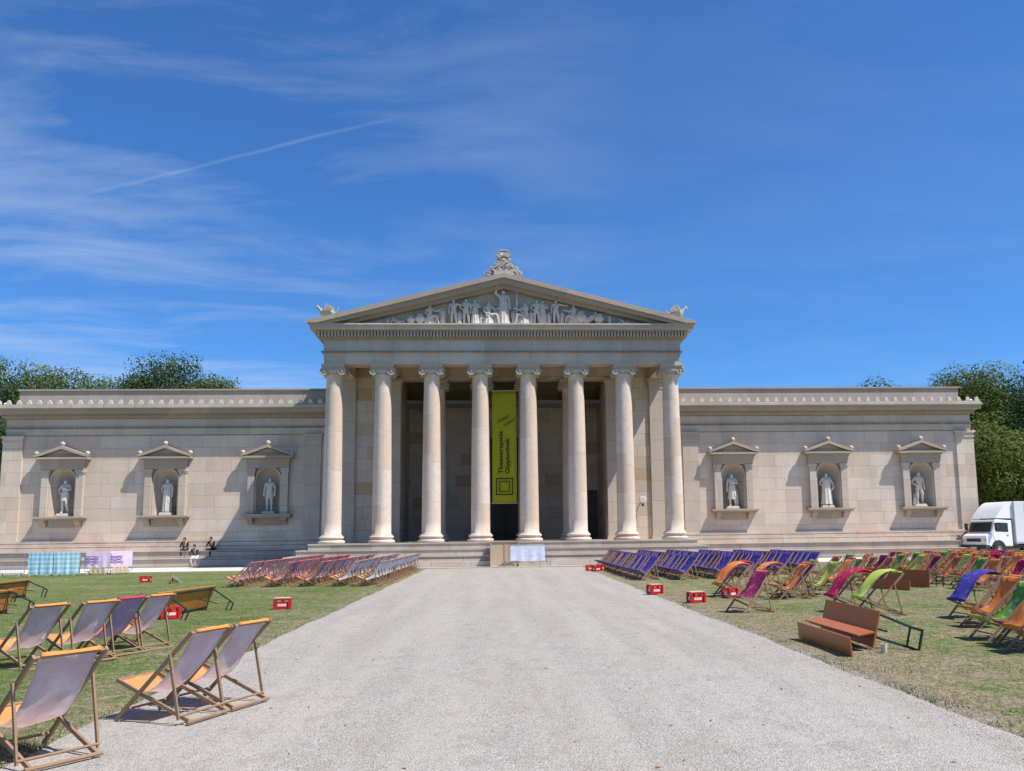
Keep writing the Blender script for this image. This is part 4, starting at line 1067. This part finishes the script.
# ------------------------------------------------------------------ RED CRATES
def crate(x, y, rz, label, z=.02, lid=False):
    e = empty('drinks_crate', (x,y,z), rad(rz), label, 'crate', 'red drinks crates on the lawns')
    m = MB(); L, B, H, t = .34, .21, .25, .012
    for s in (-1,1):
        m.box(-L/2, L/2, s*(B/2)-t/2, s*(B/2)+t/2, 0, H*.62); m.box(-L/2, L/2, s*(B/2)-t/2, s*(B/2)+t/2, H*.84, H)
        m.box(s*(L/2)-t/2-.001, s*(L/2)+t/2+.001, -B/2-.001, B/2+.001, 0, H*.62); m.box(s*(L/2)-t/2-.001, s*(L/2)+t/2+.001, -B/2-.001, B/2+.001, H*.84, H+.001)
        for q in (-1,1): m.box(s*(L/2)-.03, s*(L/2)+.03, q*B/2-.03, q*B/2+.03, .002, H-.002)
        m.box(-.03,.03, s*(B/2)-t/2-.002, s*(B/2)+t/2+.002, .6*H, .85*H)
    m.box(-L/2+.01, L/2-.01, -B/2+.01, B/2-.01, .005, .02)
    for i in range(1,5): m.box(-L/2+L*i/5-.004, -L/2+L*i/5+.004, -B/2+.01, B/2-.01, .02, H*.6)
    m.build('body', M['red'], e, bevel=.004)
    m = MB()
    for s in (-1,1):
        m.box(-.10,.10, s*(B/2+t/2+.001)-.002, s*(B/2+t/2+.001)+.002, .07,.13)
        m.box(s*(L/2+t/2+.002)-.002, s*(L/2+t/2+.002)+.002, -.05,.05,.07,.15)
    m.build('printed_panel', M['redlight'], e)
    if lid: m = MB(); m.box(-L/2-.01, L/2+.01, -B/2-.01, B/2+.01, H+.002, H+.02); m.build('lid_board', M['crateboard'], e)
crate(-5.45,20.9,8,'red crate with board lid alone on the left lawn near the gravel', lid=True)
crate(4.0,23.8,20,'red crate at the right path edge before the blue chairs', lid=True)
crate(4.42,20.6,12,'red crate on the right lawn, nearest of those by the path', lid=True)
crate(3.85,39.4,10,'red crate beside the far right path corner')
crate(4.35,39.6,60,'red crate right of another at the far path corner')
crate(4.05,38.6,30,'red crate in front of two others at the far path corner')
crate(-14.25,34.9,5,'red crate beside the small tipped bench at left')
crate(5.62,22.0,40,'red crate under the blown-over orange deck chair')
crate(-7.2,16.6,15,'red crate behind the crimson-hemmed deck chair')
crate(-7.35,19.0,30,'red crate in front of the legs of the left tipped table')
# litter
m = MB(); m.lathe([(0,0),(.035,0),(.045,.12),(.04,.12),(.03,.01)], (5.0,11.75,.02), 12); tag(m.build('paper_cup', M['marble'], smooth=True), 'white paper cup on the grass below the tipped table legs', 'cup')

# ------------------------------------------------------------------ TRUCK
M['tpaint'] = simple('white_truck_paint', (.72,.73,.74), .3, var=.03)
M['tbox'] = simple('box_body_panel', (.58,.59,.60), .45, var=.05)
M['glass'] = simple('dark_glass', (.02,.025,.03), .08, var=.0)
M['rubber'] = simple('tyre_rubber', (.02,.02,.02), .85)
M['hub'] = simple('wheel_steel', (.4,.4,.4), .4, .6)
M['plastic'] = simple('black_plastic', (.025,.025,.027), .5)
M['amber'] = simple('amber_lens', (.7,.18,.03), .3)
def truck():
    # local +x = forward, origin under the front bumper centre
    hd = math.atan2(-.20, -.98)
    e = empty('box_truck', (28.9,51.35,.055), hd, 'white box truck with sloped roof fairing parked at the right end of the museum', 'truck')
    H = 1.0
    c = MB()   # cab profile extruded over the width
    prof = [(-1.95,.55),(-1.95,2.12),(-.78,2.20),(-.68,2.12),(-.42,1.38),(-.06,1.22),(0,1.10),(0,.55)]
    c.prism([(p[0], p[1]) for p in prof], -1.02, 1.02)
    cab = c.build('cab', M['tpaint'], e, bevel=.05)
    g = MB(); g.prism([(-.655,2.03),(-.425,1.44),(-.405,1.44),(-.635,2.03)], -.90, .90); g.build('windscreen', M['glass'], cab)
    for s in (-1,1):
        g = MB(); y0, y1 = sorted((s*1.021, s*1.04)); g.prism([(-1.72,.62),(-1.72,2.05),(-.80,2.10),(-.60,1.95),(-.52,1.4),(-.50,1.1),(-.95,.62)], y0, y1); d = g.build('door', M['tpaint'], e, bevel=.01)
        g = MB(); y0, y1 = sorted((s*1.041, s*1.05)); g.prism([(-1.62,1.42),(-1.62,1.96),(-.86,2.0),(-.66,1.46)], y0, y1); g.build('side_window', M['glass'], d)
        g = MB(); g.box(-1.62,-1.5,*sorted((s*1.041,s*1.065)),1.2,1.24); g.build('handle', M['plastic'], d)
        g = MB(); g.box(-.62,-.54,*sorted((s*1.15,s*1.36)),1.55,1.98); g.bar((-.6,s*1.0,1.9),(-.58,s*1.2,1.93),.03); g.build('mirror', M['plastic'], e)
        g = MB(); g.box(-.01,.03,*sorted((s*.60,s*.90)),.86,1.02); g.build('headlight', M['marble'], e)
        g = MB(); g.box(-.01,.035,*sorted((s*.905,s*1.0)),.86,1.02); g.build('indicator', M['amber'], e)
        for xw, nm in ((-.85,'wheel'),(-4.6,'wheel')):
            t = MB(); t.lathe([(.20,-.11),(.37,-.12),(.40,-.08),(.40,.08),(.37,.12),(.20,.11)], (0,0,0), 28); t.xf(Matrix.Translation((xw,s*(.99 if xw > -2 else .92),.40)) @ Matrix.Rotation(PI/2,4,'X')); w_ = t.build('wheel', M['rubber'], e, smooth=True)
            t = MB(); t.lathe([(0,.09),(.08,.10),(.12,.04),(.19,.06),(.205,.112),(.205,-.11),(0,-.11)], (0,0,0), 24); t.xf(Matrix.Translation((xw,s*(.995 if xw > -2 else .925),.40)) @ Matrix.Rotation(PI/2 if s < 0 else -PI/2,4,'X')); t.build('rim', M['hub'], w_, smooth=True)
        g = MB()
        g.prism([(-.85+.47*math.cos(PI*i/14), .42+.47*math.sin(PI*i/14)) for i in range(15)], *sorted((s*.70,s*1.045)))
        for i in range(8):
            a0, a1 = PI*i/8, PI*(i+1)/8
            g.prism([(-.85+.44*math.cos(a0), .42+.44*math.sin(a0)), (-.85+.52*math.cos(a0), .42+.52*math.sin(a0)), (-.85+.52*math.cos(a1), .42+.52*math.sin(a1)), (-.85+.44*math.cos(a1), .42+.44*math.sin(a1))], *sorted((s*.80,s*1.06)))
        g.build('wheel_arch', M['plastic'], e)
    g = MB(); g.box(-.02,.025,-.58,.58,.84,1.04); 
    for k in range(4): g.box(.025,.032,-.56,.56,.86+.045*k,.875+.045*k)
    g.build('grille', M['plastic'], e)
    g = MB(); g.box(-.25,.08,-1.03,1.03,.32,.66); g.build('bumper', M['plastic'], e, bevel=.03)
    g = MB(); g.box(.081,.087,-.26,.26,.42,.53); g.build('number_plate', M['marble'], e)
    g = MB(); g.box(-6.6,-.3,-.45,.45,.42,.62); g.build('chassis', M['plastic'], e)
    g = MB(); g.box(-6.7,-2.10,-1.12,1.12,.78,3.28); g.build('cargo_box', M['tbox'], e, bevel=.03)
    g = MB(); g.box(-6.72,-2.08,-1.135,1.135,.70,.79)
    for s in (-1,1):
        for k in range(6): g.box(-6.6+.75*k, -6.585+.75*k, *sorted((s*1.119,s*1.128)), .82, 3.22)
        g.box(-2.12,-2.07,*sorted((s*1.1,s*1.14)),.8,3.28)
    g.build('box_edge_trim', M['galv'], e)
    n = 10; g = MB(); prof = [(-2.10,2.24)] + [(-.78-.0+(-1.30)*(t:=k/n)**1.0 - 0*t, 2.26+1.02*math.sin(PI/2*k/n)) for k in range(n+1)]
    g.prism(prof, -1.0, 1.0); g.build('roof_fairing', M['tpaint'], e, smooth=True)
truck()

# ------------------------------------------------------------------ PEOPLE
M['skin'] = simple('skin', (.42,.24,.17), .5); M['cblack'] = simple('black_clothing', (.012,.012,.014), .85); M['cwhite'] = simple('white_cotton', (.70,.72,.76), .8)
M['hair'] = simple('dark_hair', (.02,.014,.01), .7); M['cnavy'] = simple('navy_clothing', (.02,.025,.06), .85)
def seatpose(lean=.0, step=.30):
    z = .285
    return dict(pelvis=(0,0,z), belly=(0,-.02-lean*.3,z+.09), chest=(0,-.03-lean,z+.21), neck=(0,-.05-lean*1.3,z+.31), skull=(0,-.075-lean*1.5,z+.36), crown=(0,-.08-lean*1.6,z+.42), nose=(0,-.125-lean*1.6,z+.365),
        shL=(.10,-.03-lean,z+.275), elL=(.14,-.12-lean,z+.14), wrL=(.08,-.24,z+.07), hdL=(.06,-.275,z+.055), shR=(-.10,-.03-lean,z+.275), elR=(-.14,-.12-lean,z+.14), wrR=(-.08,-.24,z+.07), hdR=(-.06,-.275,z+.055),
        hpL=(.05,-.03,z-.01), knL=(.085,-.26,z+.0), anL=(.07,-.25,.045), toL=(.075,-.33,.02), hpR=(-.05,-.03,z-.01), knR=(-.085,-.26,z+.0), anR=(-.07,-.25,.045), toR=(-.075,-.33,.02))
def person(x, y, z, rz, top, bot, label, lean=.0):
    e = empty('person', (x,y,z), rad(rz), label, 'person', 'people sitting on the museum steps'); P = seatpose(lean); H = 1.62
    figure(P, H).build('body', M['skin'], e, smooth='all')
    t = figure(P, H, grow=.009, only={'pelvis','belly','chest','shL','elL','shR','elR','wrL','wrR'}, fingers=False); t.build('shirt', top, e, smooth='all')
    t = figure(P, H, grow=.010, only={'pelvis','hpL','knL','anL','hpR','knR','anR'}, fingers=False); t.build('trousers', bot, e, smooth='all')
    c = Vector(P['skull'])*.45 + Vector(P['crown'])*.55; t = MB(); t.ball((c.x*H, (c.y+.016)*H, (c.z+.012)*H), .062*H, 10, sc=(.95,.98,1)); t.build('hair', M['hair'], e, smooth='all')
SZ = 1.0-.285*1.72+.065*1.72
person(-19.2, 52.80, 1.0-.45+.03, 8, M['cblack'], M['cblack'], 'person in black sitting on the upper step, left of the two in black', .03)
person(-17.6, 52.78, 1.0-.45+.05, -12, M['cblack'], M['cblack'], 'person in black sitting on the upper step, nearest the portico', .02)
person(-18.35, 52.12, .56-.45+.05, 6, M['cnavy'], M['cwhite'], 'person in dark top and white trousers sitting bent forward on the lower step', .06)

# ------------------------------------------------------------------ TREES
def leaf_mat(name, c1, c2):
    m, nt, b = newmat(name); pos = wpos(nt)
    f = noise(nt, pos, 1.1, 3); g = noise(nt, pos, 9, 2)
    c = mixc(nt, f, c1, c2); c = mixc(nt, math_n(nt,'MULTIPLY',g,.3), c, tuple(x*.6 for x in c1))
    out = nt.nodes['Material Output']; nt.links.new(c, b.inputs['Base Color']); b.inputs['Roughness'].default_value = .75; b.inputs['Specular IOR Level'].default_value = .15
    tr = N(nt,'ShaderNodeBsdfTranslucent'); nt.links.new(c, tr.inputs[0]); mx = N(nt,'ShaderNodeMixShader'); mx.inputs[0].default_value = .3
    nt.links.new(b.outputs[0], mx.inputs[1]); nt.links.new(tr.outputs[0], mx.inputs[2]); nt.links.new(mx.outputs[0], out.inputs[0]); return m
LF = [leaf_mat('leaves_mid', (.06,.10,.025), (.115,.17,.05)), leaf_mat('leaves_dark', (.035,.068,.02), (.075,.12,.034)), leaf_mat('leaves_olive', (.09,.125,.025), (.16,.20,.05))]
M['bark'] = simple('bark', (.11,.085,.06), .9, var=.3)
def tree(x, y, h, r, lf, label, base=.28, n=15000, seed=0, ls=.34):
    rnd = random.Random(seed); e = empty('tree', (x,y,0), 0, label, 'tree', 'trees around the museum')
    crown_c = h*(base+1)/2; ch = h*(1-base)/2*1.08
    t = MB(); t.tube([(0,0,-.2),(.1,0,h*.15),(-.05,.1,h*.35),(.15,-.1,h*.6),(0,0,h*.8)], [r*.09,r*.07,r*.055,r*.035,r*.015], 10)
    blobs = []
    for k in range(64):
        while True:
            p = Vector((rnd.uniform(-1,1), rnd.uniform(-1,1), rnd.uniform(-1,1)))
            if .3 < p.length < .93: break
        w_ = 1 - .35*max(0, p.z)
        c = Vector((p.x*r*.80*w_, p.y*r*.80*w_, crown_c + p.z*ch*.84)); br = r*rnd.uniform(.24,.42); blobs.append((c, br))
    for c, br in blobs[:14]:
        z0 = h*rnd.uniform(.22,.55); t.tube([(0,0,z0), (c*.5 + Vector((0,0,z0*.5+.3))), c], [r*.035,r*.022,r*.008], 6)
    t.build('trunk', M['bark'], e, smooth='all')
    vs = []; fs = []
    tot = sum(b[1]**2 for b in blobs)
    for c, br in blobs:
        for _ in range(int(n*br*br/tot)):
            d = Vector((rnd.gauss(0,1), rnd.gauss(0,1), rnd.gauss(0,1))).normalized(); q = rnd.random()
            rr = br*(.55+.5*q**.5) * (1+.22*math.sin(d.x*5+c.x)*math.sin(d.z*6+c.y))
            p = c + Vector((d.x*rr, d.y*rr, d.z*rr*.8))
            nrm = (d + Vector((rnd.gauss(0,.38), rnd.gauss(0,.38), rnd.gauss(0,.38)+.25))).normalized()
            a = nrm.cross(Vector((rnd.random(), rnd.random(), .3))).normalized(); b = nrm.cross(a); s = ls*rnd.uniform(.5,1.1)
            k = len(vs); vs += [tuple(p-a*s*.5), tuple(p+b*s*.32), tuple(p+a*s*.5), tuple(p-b*s*.32)]; fs.append((k,k+1,k+2,k+3))
    m = MB(); m.add(vs, fs); m.build('crown', LF[lf], e, fix=False)
TR = [(-56.5,97,23.2,5.2,0,'leafy tree at the far left above the museum corner'),(-47.5,98,22.2,6.6,0,'broad rounded tree above the left end of the roof'),
      (-53,101,21.8,5.0,2,'yellowish tree between two darker ones above the left roof end'),
      (-41.9,100,20.7,4.2,0,'lower tree right of the broad rounded one above the left wing'),(-38.0,98,22.9,6.2,1,'dark tree above the left wing, nearest the portico'),
      (-33.2,100,20.6,4.2,0,'small tree at the right of the dark one above the left wing'),
      (-44.5,70,16.3,4.6,1,'dark tree beside the left end wall of the museum'),
      (40.9,72,17.5,4.9,2,'olive green sunlit tree at the right end of the museum'),(38.6,64,9.5,4.2,2,'low olive tree directly behind the truck'),
      (46.4,67,16.7,5.8,1,'tall dark tree at the right picture edge'),(43.5,60,9.5,4.2,0,'bushy tree behind the cargo box at the right edge'),
      (45.2,97,19.3,4.8,0,'distant tree just above the right end of the roof'),(52.5,98,20.6,4.6,0,'distant tree left of the olive sunlit one'),
      (44.5,80,15.8,5,2,'mid green tree between the olive and the dark tree at right'),(51,72,15,5,1,'dark tree beyond the truck outside the right edge'),
      (-50.5,66,14,4.6,0,'green tree just outside the left end of the museum')]
for i, (x, y, h, r, lf, lab) in enumerate(TR):
    tree(x, y, h*1.02, r*1.22, lf, lab, seed=i+20, n=42000 if y < 90 else 30000, base=.18 if y < 90 else .25, ls=.26 if y < 90 else .33)
# dark hedge bank so no horizon gap shows beyond the trees
hv = []; hf = []; rnd = random.Random(5)
for _ in range(26000):
    s = rnd.choice((-1,1)); x = s*rnd.uniform(33,95) ; y = 100+rnd.uniform(-3,3) - (abs(x)-33)*.25; z = rnd.uniform(0,1)**.7*6.5*(1+.25*math.sin(x*.7))
    a = Vector((rnd.gauss(0,1),rnd.gauss(0,1),rnd.gauss(0,1))).normalized(); b = a.cross(Vector((0,0,1))).normalized(); q = .5
    p = Vector((x,y,z)); k = len(hv); hv += [tuple(p-a*q), tuple(p+b*q*.6), tuple(p+a*q), tuple(p-b*q*.6)]; hf.append((k,k+1,k+2,k+3))
m = MB(); m.add(hv, hf); tag(m.build('hedge', LF[1], fix=False), 'far dark green shrub belt beyond the museum', 'hedge', kind='stuff')

# ------------------------------------------------------------------ SKY, SUN, CAMERA
EL, AZ = 58.6, 62.5     # azimuth measured from the facade normal (-Y) toward +X
sd = Vector((math.sin(rad(AZ))*math.cos(rad(EL)), -math.cos(rad(AZ))*math.cos(rad(EL)), math.sin(rad(EL))))
sun = bpy.data.lights.new('sun', 'SUN'); sun.energy = 5.0; sun.angle = rad(.55); sun.color = (1,.945,.86)
so = bpy.data.objects.new('sun', sun); COL.objects.link(so); so.rotation_euler = sd.to_track_quat('Z','Y').to_euler(); so.location = (30,-20,60)
wd = bpy.data.worlds.new('World'); S.world = wd; wd.use_nodes = True; nt = wd.node_tree
bg = nt.nodes['Background']
sky = N(nt, 'ShaderNodeTexSky', sky_type='NISHITA'); sky.sun_disc = False; sky.sun_elevation = rad(EL)
sky.sun_rotation = math.atan2(sd.x, sd.y); sky.altitude = 500; sky.air_density = 1.0; sky.dust_density = .3; sky.ozone_density = 3.0
tc = N(nt, 'ShaderNodeTexCoord').outputs['Generated']
sep = N(nt, 'ShaderNodeSeparateXYZ'); nt.links.new(tc, sep.inputs[0])
zz = math_n(nt, 'MAXIMUM', sep.outputs[2], .04)
cb = N(nt, 'ShaderNodeCombineXYZ'); nt.links.new(math_n(nt,'DIVIDE',sep.outputs[0],zz), cb.inputs[0]); nt.links.new(math_n(nt,'DIVIDE',sep.outputs[1],zz), cb.inputs[1])
mp = N(nt, 'ShaderNodeMapping'); mp.inputs['Rotation'].default_value = (0,0,rad(38)); mp.inputs['Scale'].default_value = (.42,1.0,1)
dis = N(nt,'ShaderNodeTexNoise'); dis.inputs['Scale'].default_value = .7; nt.links.new(cb.outputs[0], dis.inputs['Vector'])
dv = N(nt,'ShaderNodeVectorMath',operation='MULTIPLY_ADD'); nt.links.new(dis.outputs['Color'], dv.inputs[0]); dv.inputs[1].default_value = (1.1,1.1,0); nt.links.new(cb.outputs[0], dv.inputs[2]); nt.links.new(dv.outputs[0], mp.inputs[0])
wv = noise(nt, mp.outputs[0], 1.1, 9, .62); big = noise(nt, vscale(nt, cb.outputs[0], (.5,.5,.5)), .9, 4, .5)
lx = math_n(nt, 'MULTIPLY_ADD', sep.outputs[0], -1.15, .25)           # more cirrus toward the left
cov = math_n(nt, 'MULTIPLY', math_n(nt,'MAXIMUM', math_n(nt,'ADD', math_n(nt,'MULTIPLY', math_n(nt,'SUBTRACT', wv, .43), 3.2), math_n(nt,'MULTIPLY', math_n(nt,'SUBTRACT', big, .5), 1.6)), 0), math_n(nt,'MINIMUM', math_n(nt,'MAXIMUM', lx, .07), .62))
d1 = Vector((-.43832779,.98191824,.41380968)); d2 = Vector((-.17958105,.9589314,.47462252)); nn = d1.cross(d2).normalized(); mid = (d1.normalized()+d2.normalized()).normalized()
dt = N(nt,'ShaderNodeVectorMath',operation='DOT_PRODUCT'); nt.links.new(tc, dt.inputs[0]); dt.inputs[1].default_value = nn
dm = N(nt,'ShaderNodeVectorMath',operation='DOT_PRODUCT'); nt.links.new(tc, dm.inputs[0]); dm.inputs[1].default_value = mid
wob = math_n(nt,'MULTIPLY', math_n(nt,'SUBTRACT', noise(nt, tc, 14, 4), .5), .008)
ln = math_n(nt,'ABSOLUTE', math_n(nt,'ADD', dt.outputs['Value'], wob))
trail = math_n(nt,'MULTIPLY', ramp(nt, math_n(nt,'MULTIPLY', ln, 100), [(0,(1,1,1)),(.10,(.45,.45,.45)),(.30,(0,0,0))]), ramp(nt, dm.outputs['Value'], [(.983,(0,0,0)),(.9935,(1,1,1))]))
trail = math_n(nt,'MULTIPLY', trail, math_n(nt,'MULTIPLY', noise(nt, tc, 26, 5), .30))
allc = math_n(nt,'MINIMUM', math_n(nt,'ADD', cov, trail), .75)
skyc = mixc(nt, 1.0, sky.outputs[0], (.45,.87,1.33), 'MULTIPLY')
col = mixc(nt, allc, skyc, (5.2,6.0,7.2))
nt.links.new(col, bg.inputs[0]); bg.inputs[1].default_value = .085

cam = bpy.data.cameras.new('camera'); cam.sensor_width = 36; cam.lens = 850/1024*36; cam.shift_x = (512-548.7)/1024; cam.shift_y = (424.0-385.5)/1024
cam.clip_start = .1; cam.clip_end = 3000
co = bpy.data.objects.new('camera', cam); COL.objects.link(co)
rr = Vector((0.99831605,-0.05654603,-0.0129464)); uu = Vector((0.00554903,-0.12906709,0.99162034)); ff = Vector((0.05774314,0.99002234,0.12853597))
R4 = Matrix((( rr.x,uu.x,-ff.x,0),(rr.y,uu.y,-ff.y,0),(rr.z,uu.z,-ff.z,0),(0,0,0,1)))
co.matrix_world = Matrix.Translation((-.28,0,1.70)) @ R4
S.camera = co
S.view_settings.view_transform = 'Standard'; S.view_settings.look = 'None'; S.view_settings.gamma = 1; S.view_settings.exposure = .5
S.view_settings.use_curve_mapping = False
